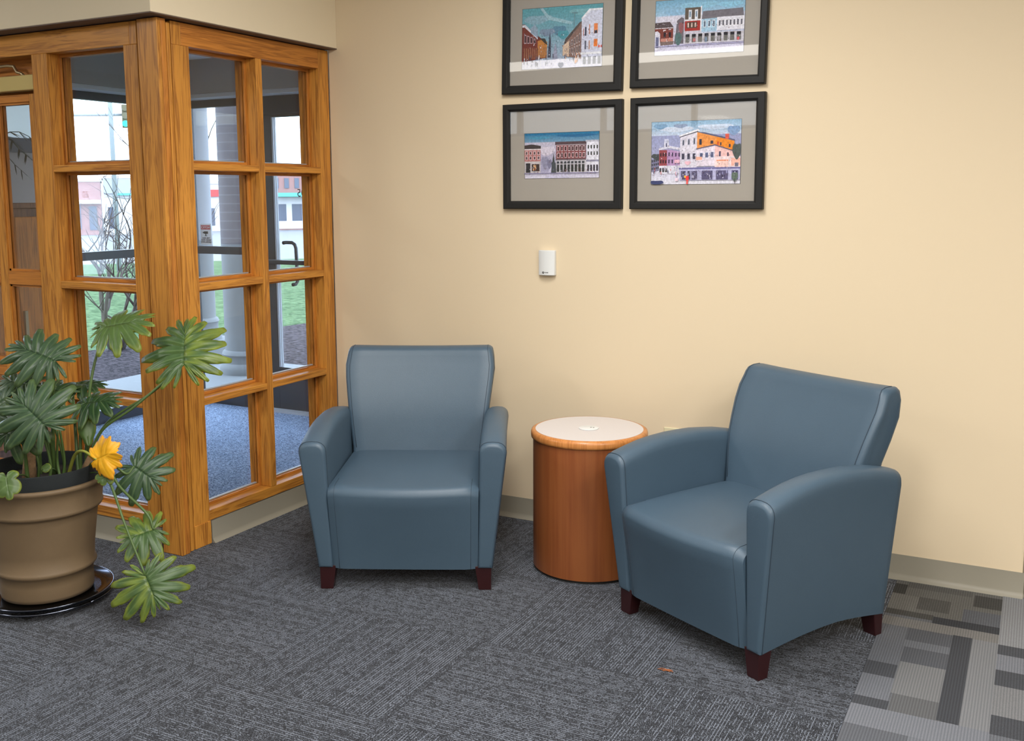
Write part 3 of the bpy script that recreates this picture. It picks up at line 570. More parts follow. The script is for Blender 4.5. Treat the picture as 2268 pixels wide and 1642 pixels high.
# ------------------------------------------------------------------ armchairs
def chair(name, x, y, rz, label):
    t = empty(name, (x, y, 0), rz); tag(t, label, 'armchair', 'matching blue vinyl armchairs')
    # arms
    def arm_top(yy):     # height of the arm crown along the depth
        pts = [(-.05, .585), (-.017, .598), (.04, .622), (.165, .650), (.274, .658), (.39, .656), (.51, .642), (.61, .620), (.66, .604)]
        for (a, za), (b, zb) in zip(pts, pts[1:]):
            if yy <= b: return za+(zb-za)*max(0, (yy-a)/(b-a))
        return pts[-1][1]
    def bottom(yy): return .090+.022*math.sin(PI*min(max(yy/.64, 0), 1))-.012*max(0, (yy-.4)/.25)
    def arm_loop(s, yy, ins=0.0):
        zt = arm_top(yy)-ins; zb = bottom(yy)+ins
        k = min(max(yy/.64, 0), 1)
        ob, ib = .347-ins, .290+ins                # bottom outer / inner half-widths
        ot, it = .412-.012*k-ins, .302+ins          # top outer / inner
        rad = .042
        lp = []
        def X(a, b, z): return a+(b-a)*(z-zb)/(zt-zb)
        for z in (zb, zb+.012, zb+.15, zb+.30, zt-rad*1.5): lp.append((X(ib, it, z), z))
        cxi = X(ib, it, zt-rad); cxo = X(ob, ot, zt-rad); cen = (cxi+cxo)/2; hw = (cxo-cxi)/2
        for j in range(0, 11):
            a = PI-PI*j/10; ca, sa = math.cos(a), math.sin(a)
            ex = .74; lp.append((cen+hw*math.copysign(abs(ca)**ex, ca), zt-rad+rad*abs(sa)**.82))
        for z in (zt-rad*1.5, zb+.30, zb+.15, zb+.012, zb): lp.append((X(ob, ot, z), z))
        def yo(z): return yy-.032*(1-k)*max(0, (z-zb)/(zt-zb))
        return [(s*px, yo(z), z) for px, z in lp]
    for s in (-1, 1):
        loops = [arm_loop(s, 0.0, .012), arm_loop(s, .0, .006), arm_loop(s, .004, .001)]
        loops[0] = [(a, b-.004, c) for a, b, c in loops[0]]; loops[1] = [(a, b-.003, c) for a, b, c in loops[1]]
        loops += [arm_loop(s, yy) for yy in (.012, .03, .08, .14, .2, .26, .32, .38, .44, .5, .56, .61, .635)]
        e = arm_loop(s, .648, .008); loops.append(e)
        a_ = MB().loft(loops).obj('arm', M_['leather'], t, smooth=True, auto=50)
        # seam round the front panel
        sm = arm_loop(s, .012, -.0008); MB().tube(sm, .0013, 6).obj('seam', M_['seam'], a_, smooth=True)
    # seat with front apron
    loops = []
    for i in range(25):
        u = -1+2*i/24; e = 0
        if i in (0, 24): e = .014
        elif i in (1, 23): e = .004
        uu = u
        def wx(z, yy): return (.288+.010*min(1, z/.44)) - .012*max(0, yy/.5)
        bow = .030*(1-u*u)
        crown = .014*(1-u**4)
        fb = -.004-.004*(1-u*u)+e
        ft = -.046-bow+e
        zf = .432-.004*(1-u*u)-e
        lp = [(fb+.02, .085), (fb, .088)]
        for k in range(1, 7): q = k/7; lp.append((fb+(ft-fb)*q**1.15, .088+(zf-.03-.088)*q))
        for k in range(0, 7):
            a = PI-PI/2*k/6; lp.append((ft+.040+.040*math.cos(a)-.0, zf-.030+.038*math.sin(a)))
        for yy in (.06, .14, .24, .34, .44): lp.append((yy, zf+.008+crown*math.sin(PI*(yy+.06)/.56)+.012*(yy/.44)))
        lp += [(.55, .44), (.55, .12), (.3, .11)]
        loops.append([(uu*wx(z, yy), yy, z) for yy, z in lp])
    so = MB().loft(loops).obj('seat', M_['leather'], t, smooth=True, auto=50)
    for i in (1, 23):
        lp = [Vector(p) for p in loops[i][1:16]]; sx = 1 if i == 1 else -1
        MB().tube([p+Vector((sx*.004, -.0008, .0008)) for p in lp], .0011, 6).obj('seam', M_['seam'], so, smooth=True)
    # backrest
    loops = []
    NB = 28
    US = [-1+2*i/20 for i in range(2, 19)]; US = [-1, -.997, -.990, -.978, -.960, -.935]+US+[.935, .960, .978, .990, .997, 1]; NB = len(US)-1
    for i in range(NB+1):
        u = US[i]
        edge = max(0, abs(u)-.925)/.075
        ins = .026*(1-math.sqrt(max(0, 1-edge*edge)))
        conc = .030*(1-u*u)
        lp = []
        # front face from low to top, then over and down the rear
        def fy(z): return .478+.030*(z-.42)/.2 if z < .62 else .508+(z-.62)*(.632-.508)/.265 + .010*math.sin(PI*(z-.62)/.27)*-1
        top = .888-.006*(1-u*u)
        for z in (.40, .46, .52, .58, .64, .70, .76, .81, .845): lp.append((fy(z)+conc*(.35+.65*min(1, (z-.4)/.4))+ins, z))
        yf = fy(.845)+conc+ins; yr = .724-ins
        lp.append((yf+.008, .866-ins*.4)); lp.append((yf+.020, top-.006-ins*.6)); lp.append((yf+.040, top-ins*.7)); lp.append(((yf+yr)/2+.02, top+.001-ins*.7)); lp.append((yr-.016, top-.002-ins*.7)); lp.append((yr-.004, top-.012-ins*.6))
        for z, yy in ((.84, .724), (.78, .714), (.70, .690), (.62, .658), (.50, .640), (.36, .636), (.12, .632)): lp.append((yy-ins, z))
        lp.append((.58, .10)); lp.append((.56, .38))
        def hw(z): 
            if z < .45: return .290
            if z < .62: return .290+(z-.45)/.17*.022
            if z < .80: return .312+(z-.62)/.18*.024
            return .336-(z-.80)/.09*.012
        loops.append([(u*hw(z), yy, z) for yy, z in lp])
    bo = MB().loft(loops).obj('backrest', M_['leather'], t, smooth=True, auto=60)
    for i in (5, NB-5):
        sx = .0
        MB().tube([Vector(p)+Vector((0, -.0010, .0004)) for p in loops[i][1:13]], .0012, 6).obj('seam', M_['seam'], bo, smooth=True)
    # legs
    for sx in (-1, 1):
        for fr in (0, 1):
            y0 = .004 if fr == 0 else .590
            zt = .098 if fr == 0 else .092
            xo = sx*.343; xi = sx*.278; xib = sx*.292
            if fr == 0: ya, yb, yab, ybb = y0, y0+.06, y0+.002, y0+.044
            else: ya, yb, yab, ybb = y0, y0+.05, y0+.014, y0+.050
            lo = [(xo*.995, yab, 0), (xib, yab, 0), (xib, ybb, 0), (xo*.995, ybb, 0)]
            hi = [(xo, ya, zt), (xi, ya, zt), (xi, yb, zt), (xo, yb, zt)]
            MB().loft([lo, hi]).obj('leg', M_['mahogany'], t, bevel=.002)
    return t
chair('armchair', 1.094, -1.022, .453, 'blue-grey vinyl armchair with dark legs between oak glazing and round table')
chair('armchair', 2.230, -.987, -.496, 'blue-grey vinyl armchair right of the round wooden table, turned left')

# ------------------------------------------------------------------ drum table
t = empty('drum_table', (1.633, -.430, 0)); tag(t, 'cylindrical cherry side table with white laminate top between the armchairs', 'side table')
MB().lathe([(.222, 0), (.222, .012)], n=96).obj('base_ring', M_['black'], t, smooth=True, auto=40)
MB().lathe([(.232, .012), (.235, .014), (.235, .558)], n=96).obj('drum', M_['cherry'], t, smooth=True, auto=40)
MB().lathe([(.225, .558), (.238, .558), (.2425, .561), (.2440, .568), (.2440, .580), (.241, .589), (.232, .5925), (.225, .5925), (.225, .575)], n=96, cap0=False, cap1=False).obj('edge_band', M_['maple'], t, smooth=True, auto=60)
MB().lathe([(.2249, .555), (.2249, .5932)], n=96).obj('table_top', M_['laminate'], t, smooth=True, auto=40)
coaster = tag(MB().lathe([(.040, .5934), (.042, .5945), (.042, .5960), (.040, .5968)], -0, 0, 48).obj('power_grommet', M_['white'], smooth=True, auto=40), 'round white cap in the middle of the laminate table top', 'grommet')
coaster.location = (1.633, -.435, 0)
for k in range(2): MB().box(.004+.012*k, .009+.012*k, .004, .012, .5968, .5972).obj('socket', M_['black'], coaster)

# ------------------------------------------------------------------ wall devices
th = empty('wall_sensor', (1.240, 0, 1.249)); tag(th, 'small white plastic temperature sensor on the cream wall', 'wall sensor')
lp = []
for z in (-.058, .058):
    pass
prof = []
n_ = 14
for i in range(n_+1):
    u = -1+2*i/n_; prof.append((u*.041, -.020-.011*(1-u*u)))
mb = MB(); mb.loft([[(x, y, z) for x, y in prof]+[(.041, 0, z), (-.041, 0, z)] for z in (-.058, .058)]); mb.obj('housing', M_['white'], th, smooth=True, bevel=.0025, auto=40)
lg = MB(); ring = [(-.0125+.0042*math.cos(a), -.0312+.0006, -.0445+.0042*math.sin(a)) for a in [2*PI*i/20 for i in range(21)]]
lg.tube(ring, .0011, 6); lg.box(-.0137, -.0113, -.0318, -.0300, -.0475, -.0435).obj('logo', M_['black'], th)
text('lettering', 'TRANE', .0062, M_['black'], th, Matrix.Translation((.003, -.0312, -.0447)) @ MX)
ou = empty('wall_outlet', (1.851, 0, .470)); tag(ou, 'cream wall outlet plate half hidden by the right armchair', 'outlet')
MB().box(-.037, .037, -.006, 0, -.058, .058).obj('plate', M_['ivory'], ou, bevel=.003)
MB().box(-.018, .018, -.010, -.006, .008, .042).box(-.018, .018, -.010, -.006, -.042, -.008).obj('socket', M_['white'], ou, bevel=.002)
MB().box(-.008, -.005, -.0105, -.0099, .02, .03).box(.005, .008, -.0105, -.0099, .02, .03).obj('slot', M_['black'], ou)

# ------------------------------------------------------------------ pictures
class Art:
    def __init__(s, w, h): s.w, s.h, s.mb, s.k = w, h, MB(), 0; s.r = random.Random(int(w*1e4+h*1e3))
    def P(s, pts, c):
        s.k += 1; y = -.00004*s.k
        q = [((min(max(u, 0), 1)-.5)*s.w, y, (min(max(v, 0), 1)-.5)*s.h) for u, v in pts]; s.mb.poly(q, lin(*c))
    def R(s, u0, v0, u1, v1, c): s.P([(u0, v0), (u1, v0), (u1, v1), (u0, v1)], c)
    def grad(s, v0, v1, c0, c1, n=12, u0=0, u1=1, wob=.02):
        for i in range(n):
            a = v0+(v1-v0)*i/n; b = v0+(v1-v0)*(i+1)/n+.004; f = (i+.5)/n
            s.R(u0, a, u1, b, [c0[k]*(1-f)+c1[k]*f for k in range(3)])
    def cloud(s, u, v, ru, rv, c, sk=0):
        s.P([(u+ru*math.cos(a)+sk*rv*math.sin(a), v+rv*math.sin(a)*(1+.25*math.sin(3*a))) for a in [2*PI*i/18 for i in range(18)]], c)
    def quad_windows(s, A, B, C, D, rows, cols_, c, fu=.5, fv=.6, edge=None):
        def L(u, v): return tuple((A[i]*(1-u)+B[i]*u)*(1-v)+(D[i]*(1-u)+C[i]*u)*v for i in range(2))
        for r in range(rows):
            for k in range(cols_):
                u0 = (k+.5-fu/2)/cols_; u1 = (k+.5+fu/2)/cols_; v0 = (r+.5-fv/2)/rows; v1 = (r+.5+fv/2)/rows
                if edge: e = .12/cols_; g = .10/rows; s.P([L(u0-e, v0-g), L(u1+e, v0-g), L(u1+e, v1+g), L(u0-e, v1+g)], edge)
                s.P([L(u0, v0), L(u1, v0), L(u1, v1), L(u0, v1)], c)
    def specks(s, u0, u1, v0, v1, n, cs, w=.012, h=.05):
        for i in range(n):
            u = s.r.uniform(u0, u1); v = s.r.uniform(v0, v1); ww = w*s.r.uniform(.4, 1.2); hh = h*s.r.uniform(.4, 1.2); s.R(u, v, u+ww, v+hh, s.r.choice(cs))
def art_LL(a):
    a.grad(0, .14, (225, 222, 240), (190, 188, 215), 5); a.grad(.14, .80, (170, 168, 200), (200, 195, 215), 10); a.grad(.80, 1, (120, 160, 190), (45, 120, 165), 8)
    a.cloud(.3, .62, .12, .10, (215, 208, 225)); a.cloud(.70, .93, .28, .03, (38, 108, 156)); a.cloud(.2, .9, .15, .03, (70, 150, 185))
    a.P([(.28, 0), (.36, .25), (.40, .25), (.62, 0)], (205, 202, 228)); a.cloud(.28, .36, .05, .14, (150, 150, 178)); a.cloud(.34, .33, .035, .10, (130, 130, 160))
    a.R(0, .12, .22, .40, (205, 200, 205)); a.R(0, .38, .22, .68, (190, 125, 125)); a.P([(0, .66), (.225, .66), (.225, .72), (.1, .76), (0, .74)], (62, 55, 60)); a.R(0, .63, .225, .66, (215, 205, 210))
    a.quad_windows((0, .40), (.22, .40), (.22, .62), (0, .62), 2, 4, (75, 45, 55), .35, .55, (225, 210, 215)); a.R(.02, .13, .08, .34, (40, 42, 52)); a.R(.10, .16, .205, .32, (60, 45, 50)); a.specks(.11, .19, .17, .27, 14, [(205, 140, 80), (190, 90, 60), (225, 190, 150)], .01, .05)
    a.R(.43, .12, .835, .42, (215, 212, 222)); a.R(.435, .42, .83, .76, (135, 62, 68)); a.R(.60, .60, .83, .76, (98, 62, 72)); a.R(.42, .73, .84, .80, (88, 68, 78)); a.R(.435, .72, .83, .735, (190, 180, 190))
    a.quad_windows((.44, .43), (.83, .43), (.83, .72), (.44, .72), 2, 8, (62, 26, 36), .42, .6, (222, 200, 205)); a.R(.43, .395, .835, .425, (110, 95, 105))
    for i in range(8): a.R(.445+i*.048, .14, .478+i*.048, .30, (42, 50, 55)); a.R(.445+i*.048, .32, .478+i*.048, .37, (60, 66, 78))
    a.R(.84, .12, 1, .80, (228, 228, 240)); a.R(.83, .78, 1, .82, (190, 190, 205)); a.quad_windows((.845, .46), (1, .46), (1, .74), (.845, .74), 2, 4, (38, 48, 50), .42, .55); a.R(.84, .35, 1, .39, (150, 150, 175)); a.quad_windows((.845, .13), (1, .13), (1, .30), (.845, .30), 1, 4, (45, 42, 62), .6, .8)
    a.P([(.375, .2), (.43, .2), (.402, .56)], (55, 68, 72)); a.P([(.37, .12), (.44, .12), (.43, .34), (.38, .36)], (70, 80, 88)); a.specks(.02, .98, .09, .17, 26, [(60, 60, 80), (150, 70, 60), (110, 110, 140)], .008, .05)
    a.R(0, .105, .98, .12, (120, 115, 150))
def art_LR(a):
    a.grad(0, .25, (232, 232, 246), (214, 214, 236), 4); a.grad(.25, .78, (178, 180, 214), (158, 165, 205), 8); a.grad(.78, 1, (205, 218, 240), (130, 170, 200), 8)
    a.cloud(.28, .88, .2, .04, (212, 222, 240)); a.cloud(.72, .90, .2, .04, (206, 218, 238)); a.cloud(.92, .84, .07, .07, (138, 168, 208)); a.cloud(.10, .93, .08, .04, (110, 150, 185)); a.cloud(.33, .93, .08, .03, (130, 145, 175))
    a.P([(0, .20), (.09, .22), (.09, .44), (0, .40)], (130, 130, 165)); a.quad_windows((0, .22), (.09, .24), (.09, .43), (0, .40), 3, 4, (40, 50, 60), .6, .6)
    a.cloud(.07, .45, .07, .05, (70, 80, 85)); a.R(.09, .30, .18, .55, (160, 72, 84)); a.P([(.18, .30), (.34, .29), (.34, .52), (.18, .56)], (186, 150, 196)); a.P([(.085, .55), (.20, .58), (.35, .54), (.35, .575), (.20, .62), (.085, .58)], (225, 225, 240))
    a.R(.145, .58, .20, .70, (222, 222, 240)); a.cloud(.172, .70, .028, .035, (205, 208, 232)); a.R(.165, .60, .18, .66, (80, 85, 120)); a.quad_windows((.095, .31), (.18, .31), (.18, .53), (.095, .53), 2, 3, (40, 28, 48), .55, .5); a.quad_windows((.185, .31), (.34, .31), (.34, .52), (.185, .54), 2, 4, (50, 40, 80), .35, .55)
    a.R(.09, .17, .34, .30, (226, 226, 240)); a.quad_windows((.09, .18), (.19, .18), (.19, .28), (.09, .28), 1, 3, (70, 74, 84), .7, .7)
    a.P([(.33, .26), (.52, .26), (.52, .83), (.33, .77)], (226, 222, 236)); a.P([(.31, .77), (.53, .87), (.55, .84), (.33, .755)], (244, 243, 250)); a.P([(.325, .755), (.53, .84), (.53, .825), (.325, .74)], (70, 72, 90))
    a.P([(.52, .50), (.93, .48), (.93, .69), (.60, .81), (.52, .82)], (238, 156, 84)); a.P([(.70, .5), (.93, .48), (.93, .66), (.74, .74)], (242, 146, 46)); a.P([(.52, .82), (.60, .815), (.935, .69), (.935, .665), (.6, .79)], (92, 98, 130)); a.R(.83, .70, .87, .78, (222, 96, 82))
    a.quad_windows((.335, .60), (.52, .62), (.52, .75), (.335, .71), 1, 3, (60, 70, 92), .22, .7, (200, 200, 220)); a.quad_windows((.335, .38), (.52, .38), (.52, .50), (.335, .50), 1, 3, (58, 62, 86), .45, .75, (205, 200, 222))
    a.R(.545, .62, .572, .71, (50, 55, 80)); a.R(.67, .63, .70, .68, (60, 60, 80)); a.R(.775, .60, .79, .65, (70, 70, 90)); a.R(.87, .57, .89, .62, (60, 60, 84)); a.R(.745, .61, .76, .66, (216, 80, 66))
    a.P([(.52, .28), (.72, .28), (.72, .60), (.52, .545)], (236, 226, 240)); a.P([(.72, .28), (.93, .30), (.93, .50), (.72, .60)], (244, 200, 198)); a.P([(.51, .545), (.72, .60), (.935, .50), (.935, .515), (.72, .62), (.51, .56)], (96, 98, 130))
    a.quad_windows((.54, .40), (.72, .40), (.72, .52), (.54, .50), 1, 3, (90, 100, 140), .5, .7, (225, 225, 242)); a.R(.765, .43, .785, .51, (84, 84, 116)); a.R(.855, .43, .872, .49, (90, 80, 106)); a.R(.51, .38, .58, .43, (240, 180, 160)); a.cloud(.42, .34, .035, .03, (246, 200, 215))
    a.R(.72, .25, 1, .43, (246, 226, 230)); a.R(.74, .26, .87, .38, (250, 214, 208)); a.R(.74, .36, .87, .375, (236, 140, 96)); a.R(.9, .28, 1, .40, (250, 190, 176)); a.cloud(.96, .52, .05, .12, (80, 92, 92)); a.R(.94, .27, .98, .33, (120, 118, 140))
    a.R(.32, .235, 1, .262, (112, 112, 168)); a.R(.33, .06, 1, .235, (190, 190, 226))
    for u0, u1 in ((.345, .40), (.42, .455), (.465, .53), (.58, .70), (.74, .87), (.91, .98)): a.R(u0, .07, u1, .21, (92, 88, 124)); a.specks(u0, u1-.01, .07, .17, 10, [(150, 150, 190), (60, 56, 84), (200, 196, 220)], .012, .04)
    a.R(.295, .05, .303, .36, (170, 165, 195)); a.R(.27, .34, .33, .39, (236, 186, 206)); a.R(.283, .05, .315, .10, (226, 200, 214)); a.cloud(.42, .09, .018, .05, (232, 64, 66)); a.R(.41, 0, .428, .06, (226, 90, 84)); a.cloud(.395, .12, .01, .02, (240, 180, 60)); a.cloud(.945, .12, .035, .07, (96, 110, 100)); a.R(.943, .0, .948, .08, (70, 60, 70))
    a.cloud(.07, .03, .08, .035, (66, 72, 110)); a.specks(.02, .30, .14, .24, 14, [(226, 96, 84), (90, 90, 120), (196, 190, 210)], .01, .05)
def art_UL(a):
    a.grad(0, .14, (210, 214, 232), (200, 204, 226), 4); a.grad(.14, 1, (165, 182, 205), (95, 165, 178), 14)
    a.cloud(.2, .82, .18, .07, (142, 178, 196), .4); a.P([(.22, 1), (.26, 1), (.34, .86), (.64, .74), (.62, .70), (.33, .80)], (158, 194, 208)); a.cloud(.47, .62, .09, .08, (96, 140, 166)); a.cloud(.52, .55, .07, .07, (84, 156, 172)); a.cloud(.75, .9, .16, .05, (130, 185, 195)); a.cloud(.32, .60, .10, .06, (130, 150, 175))
    a.P([(0, .12), (.32, .18), (.32, .44), (.19, .55), (.03, .75), (0, .75)], (124, 60, 52)); a.P([(0, .74), (.04, .74), (.20, .52), (.20, .49), (.03, .70), (0, .70)], (215, 218, 232)); a.P([(.20, .18), (.32, .18), (.32, .44), (.25, .48), (.20, .46)], (196, 132, 66)); a.P([(.23, .5), (.29, .5), (.33, .38), (.29, .42)], (62, 62, 56))
    a.P([(.11, .60), (.20, .52), (.20, .66), (.16, .74), (.11, .68)], (150, 170, 192)); a.quad_windows((.02, .42), (.18, .42), (.18, .50), (.02, .60), 1, 4, (70, 36, 40), .5, .7, (190, 170, 180)); a.quad_windows((.02, .14), (.32, .18), (.32, .36), (.02, .36), 1, 12, (165, 120, 90), .4, .9)
    a.P([(.33, .18), (.37, .18), (.37, .46), (.355, .6), (.345, .46)], (72, 74, 92)); a.P([(.39, .15), (.46, .15), (.445, .3), (.425, .42)], (160, 165, 190)); a.P([(.52, .2), (.75, .13), (.75, .74), (.55, .44)], (140, 112, 104)); a.P([(.53, .36), (.56, .42), (.74, .70), (.75, .74), (.72, .72), (.55, .47)], (96, 86, 84)); a.quad_windows((.56, .22), (.74, .20), (.74, .58), (.56, .38), 2, 6, (70, 56, 60), .3, .6, (190, 180, 182)); a.P([(.52, .2), (.60, .18), (.60, .44), (.52, .36)], (214, 190, 170))
    a.P([(.75, .10), (1, .12), (1, .90), (.86, .90), (.75, .76)], (214, 218, 238)); a.P([(.75, .76), (.86, .90), (1, .90), (1, .93), (.84, .93), (.745, .79)], (238, 240, 250)); a.R(.90, .53, .945, .69, (232, 140, 84)); a.R(.905, .53, .94, .58, (60, 66, 80)); a.R(.90, .32, .945, .44, (230, 130, 62)); a.R(.84, .52, .852, .68, (216, 150, 120)); a.R(.79, .5, .81, .64, (70, 76, 98)); a.R(.79, .28, .81, .42, (96, 100, 120)); a.R(.84, .28, .855, .42, (206, 160, 140)); a.R(.77, .5, .78, .62, (190, 130, 120))
    a.R(.74, .20, 1, .235, (240, 242, 250)); a.quad_windows((.76, .03), (1, .03), (1, .18), (.76, .18), 1, 4, (112, 120, 138), .6, .8); a.R(.955, .30, .975, .34, (214, 100, 90)); a.R(.985, .30, 1, .34, (214, 100, 90))
    a.P([(.2, 0), (.44, .15), (.52, .15), (.75, 0)], (206, 208, 230)); a.cloud(.5, .05, .035, .045, (84, 96, 130)); a.specks(.02, .42, .02, .18, 40, [(120, 128, 150), (222, 226, 240), (90, 90, 110)], .01, .06); a.specks(.52, .74, .06, .2, 26, [(236, 190, 160), (110, 112, 134), (226, 228, 240)], .01, .05)
    a.P([(.655, .68), (.663, .68), (.668, .9), (.66, .9)], (120, 150, 160)); a.R(.63, .88, .70, .89, (110, 140, 152))
def art_UR(a):
    a.grad(0, .20, (238, 238, 250), (205, 202, 232), 5); a.grad(.20, .72, (220, 216, 232), (206, 214, 236), 6); a.grad(.72, 1, (170, 205, 232), (125, 178, 210), 7)
    a.cloud(.25, .78, .15, .05, (150, 192, 224), .3); a.cloud(.5, .88, .22, .06, (150, 200, 226)); a.cloud(.85, .86, .14, .05, (150, 205, 232)); a.cloud(.16, .64, .15, .08, (222, 220, 236))
    a.R(0, .24, .21, .52, (132, 66, 58)); a.P([(0, .50), (.215, .50), (.17, .61), (0, .60)], (92, 80, 84)); a.R(0, .49, .215, .505, (226, 222, 232)); a.R(.07, .24, .21, .31, (206, 146, 132)); a.R(.10, .33, .125, .42, (42, 36, 46)); a.R(.16, .33, .185, .42, (42, 36, 46)); a.R(.095, .45, .125, .47, (232, 226, 234)); a.R(.155, .46, .185, .48, (232, 226, 234)); a.P([(0, .10), (.06, .10), (.06, .40), (.03, .45), (0, .44)], (226, 226, 242)); a.R(.01, .14, .045, .34, (110, 114, 150))
    a.P([(.07, .18), (.21, .19), (.22, .25), (.06, .25)], (130, 112, 108)); a.P([(.22, .20), (.33, .20), (.33, .66), (.30, .68), (.25, .62), (.24, .40)], (118, 112, 122)); a.cloud(.27, .30, .04, .12, (88, 118, 120)); a.cloud(.30, .5, .03, .1, (150, 98, 104))
    a.R(.34, .20, .52, .42, (210, 206, 222)); a.R(.34, .42, .52, .60, (176, 52, 48)); a.R(.36, .47, .48, .58, (92, 72, 62)); a.R(.34, .62, .525, .84, (104, 92, 82)); a.R(.338, .60, .528, .63, (232, 232, 240)); a.R(.38, .63, .415, .80, (230, 234, 244)); a.R(.45, .63, .485, .80, (230, 234, 244)); a.R(.39, .67, .405, .77, (120, 150, 176)); a.R(.46, .67, .475, .77, (120, 150, 176)); a.R(.515, .40, .53, .86, (236, 236, 246))
    a.quad_windows((.36, .47), (.48, .47), (.48, .58), (.36, .58), 1, 3, (220, 196, 190), .4, .7)
    a.R(.53, .38, .70, .63, (172, 208, 232)); a.P([(.53, .62), (.99, .64), (.98, .78), (.54, .76)], (122, 118, 128)); a.R(.70, .40, 1, .64, (232, 232, 244)); a.quad_windows((.54, .46), (.69, .46), (.69, .60), (.54, .60), 1, 3, (90, 110, 134), .35, .7, (226, 234, 244)); a.quad_windows((.71, .47), (.99, .47), (.99, .59), (.71, .59), 1, 7, (92, 92, 108), .42, .8, (244, 244, 250))
    a.R(.53, .36, 1, .39, (196, 206, 230)); a.R(.34, .19, 1, .37, (206, 204, 214)); 
    for i in range(9): a.R(.355+i*.071, .21, .40+i*.071, .34, (118, 118, 116)); a.R(.355+i*.071, .31, .40+i*.071, .36, (38, 38, 48))
    a.R(.44, .22, .47, .28, (206, 130, 136)); a.cloud(.94, .24, .015, .03, (214, 100, 104)); a.cloud(.585, .25, .015, .06, (130, 150, 176)); a.cloud(.73, .26, .013, .05, (170, 166, 176)); a.R(0, .155, 1, .17, (176, 174, 210)); a.R(.34, .185, 1, .2, (226, 224, 240))
def picture(x0, x1, z0, z1, mat_, pr, art, label, tilt=0.0):
    cx, cz = (x0+x1)/2, (z0+z1)/2
    t = empty('framed_picture', (cx, 0, cz)); t.rotation_euler = (0, math.radians(tilt), 0)
    tag(t, label, 'picture', 'framed street prints on the cream wall')
    hw, hh = (x1-x0)/2, (z1-z0)/2; mw, mh = (mat_[1]-mat_[0])/2, (mat_[3]-mat_[2])/2; mx, mz = (mat_[0]+mat_[1])/2-cx, (mat_[2]+mat_[3])/2-cz
    mb = MB()
    # moulding: mitred profile lofted round the rectangle
    prof = [(0, 0), (0, -.026), (.004, -.030), (.026, -.030), (.034, -.020), (.036, -.012), (.036, 0)]
    fwx = (hw-mw); 
    loops = []
    corners = [(-1, -1), (1, -1), (1, 1), (-1, 1), (-1, -1)]
    for sx, sz in corners:
        lp = []
        for a, y in prof:
            k = a/.036
            X = (hw-(hw-mw)*k) if True else 0; Z = (hh-(hh-mh)*k)
            lp.append((sx*X+mx*k, y, sz*Z+mz*k))
        loops.append(lp)
    mb.loft(loops, False, False).obj('frame', M_['frame'], t, bevel=.001)
    MB().box(-hw+.006, hw-.006, -.008, -.001, -hh+.006, hh-.006).obj('backing', M_['black'], t)
    mo = MB().box(mx-mw+.0, mx+mw, -.0105, -.0085, mz-mh, mz+mh).obj('mat_board', M_['mat'], t)
    a = Art(pr[1]-pr[0], pr[3]-pr[2]); art(a); a.specks(.02, .96, .12, .60, 150, [(44, 48, 60), (232, 232, 242), (128, 92, 92), (150, 152, 176)], .0055, .018); po = a.mb.obj('print', M_['art'], t)
    px, pz = (pr[0]+pr[1])/2-cx, (pr[2]+pr[3])/2-cz
    po.location = (px, -.0110, pz)
    w, h = (pr[1]-pr[0])/2, (pr[3]-pr[2])/2
    b = MB(); e = .0014
    for q in ((-w-e, w+e, h, h+e), (-w-e, w+e, -h-e, -h), (-w-e, -w, -h, h), (w, w+e, -h, h)): b.box(px+q[0], px+q[1], -.0116, -.0104, pz+q[2], pz+q[3])
    b.obj('print_border', M_['black'], t)
    MB().box(mx-mw+.0005, mx+mw-.0005, -.0175, -.0165, mz-mh+.0005, mz+mh-.0005).obj('glass', M_['picglass'], t)
picture(1.017, 1.608, 1.497, 1.976, (1.051, 1.566, 1.534, 1.943), (1.124, 1.495, 1.637, 1.841), art_LL, 'black framed print of a long red brick building, lower left of the four')
picture(1.646, 2.232, 1.497, 1.976, (1.678, 2.192, 1.532, 1.941), (1.741, 2.132, 1.604, 1.870), art_LR, 'black framed print of an orange and pink corner building, lower right of the four')
picture(1.017, 1.608, 2.017, 2.496, (1.052, 1.564, 2.057, 2.462), (1.113, 1.507, 2.127, 2.394), art_UL, 'black framed print of a street under a teal sky, upper left of the four', 1.1)
picture(1.646, 2.232, 2.013, 2.492, (1.681, 2.197, 2.052, 2.458), (1.750, 2.134, 2.147, 2.372), art_UR, 'black framed print of low shops under a light blue sky, upper right of the four', 1.1)

# ------------------------------------------------------------------ plant pot, caddy, plant
PXc, PYc = -.105, -1.735
cd = empty('plant_caddy', (PXc, PYc, 0)); tag(cd, 'round glossy black wheeled plant caddy under the clay pot', 'plant caddy')
MB().lathe([(.0, .040), (.15, .040), (.19, .036), (.220, .040), (.236, .052), (.240, .054), (.243, .050), (.240, .046), (.222, .034), (.19, .030), (.0, .034)], n=72, cap0=False, cap1=False).obj('tray', M_['tray'], cd, smooth=True)
MB().tube([(.236*math.cos(2*PI*i/60), .236*math.sin(2*PI*i/60), .030) for i in range(61)], .005, 8).obj('lower_ring', M_['tray'], cd, smooth=True)
for k in range(4):
    a = math.radians(-62+90*k); c_ = MB().tube([(.19*math.cos(a)-.012, .19*math.sin(a), .0165), (.19*math.cos(a)+.012, .19*math.sin(a), .0165)], .0165, 16).obj('caster', M_['rubber'], cd, smooth=True, auto=40)
pt = empty('clay_pot', (PXc, PYc, .0405)); tag(pt, 'large khaki clay plant pot standing on the wheeled caddy', 'plant pot')
zz = -.0405
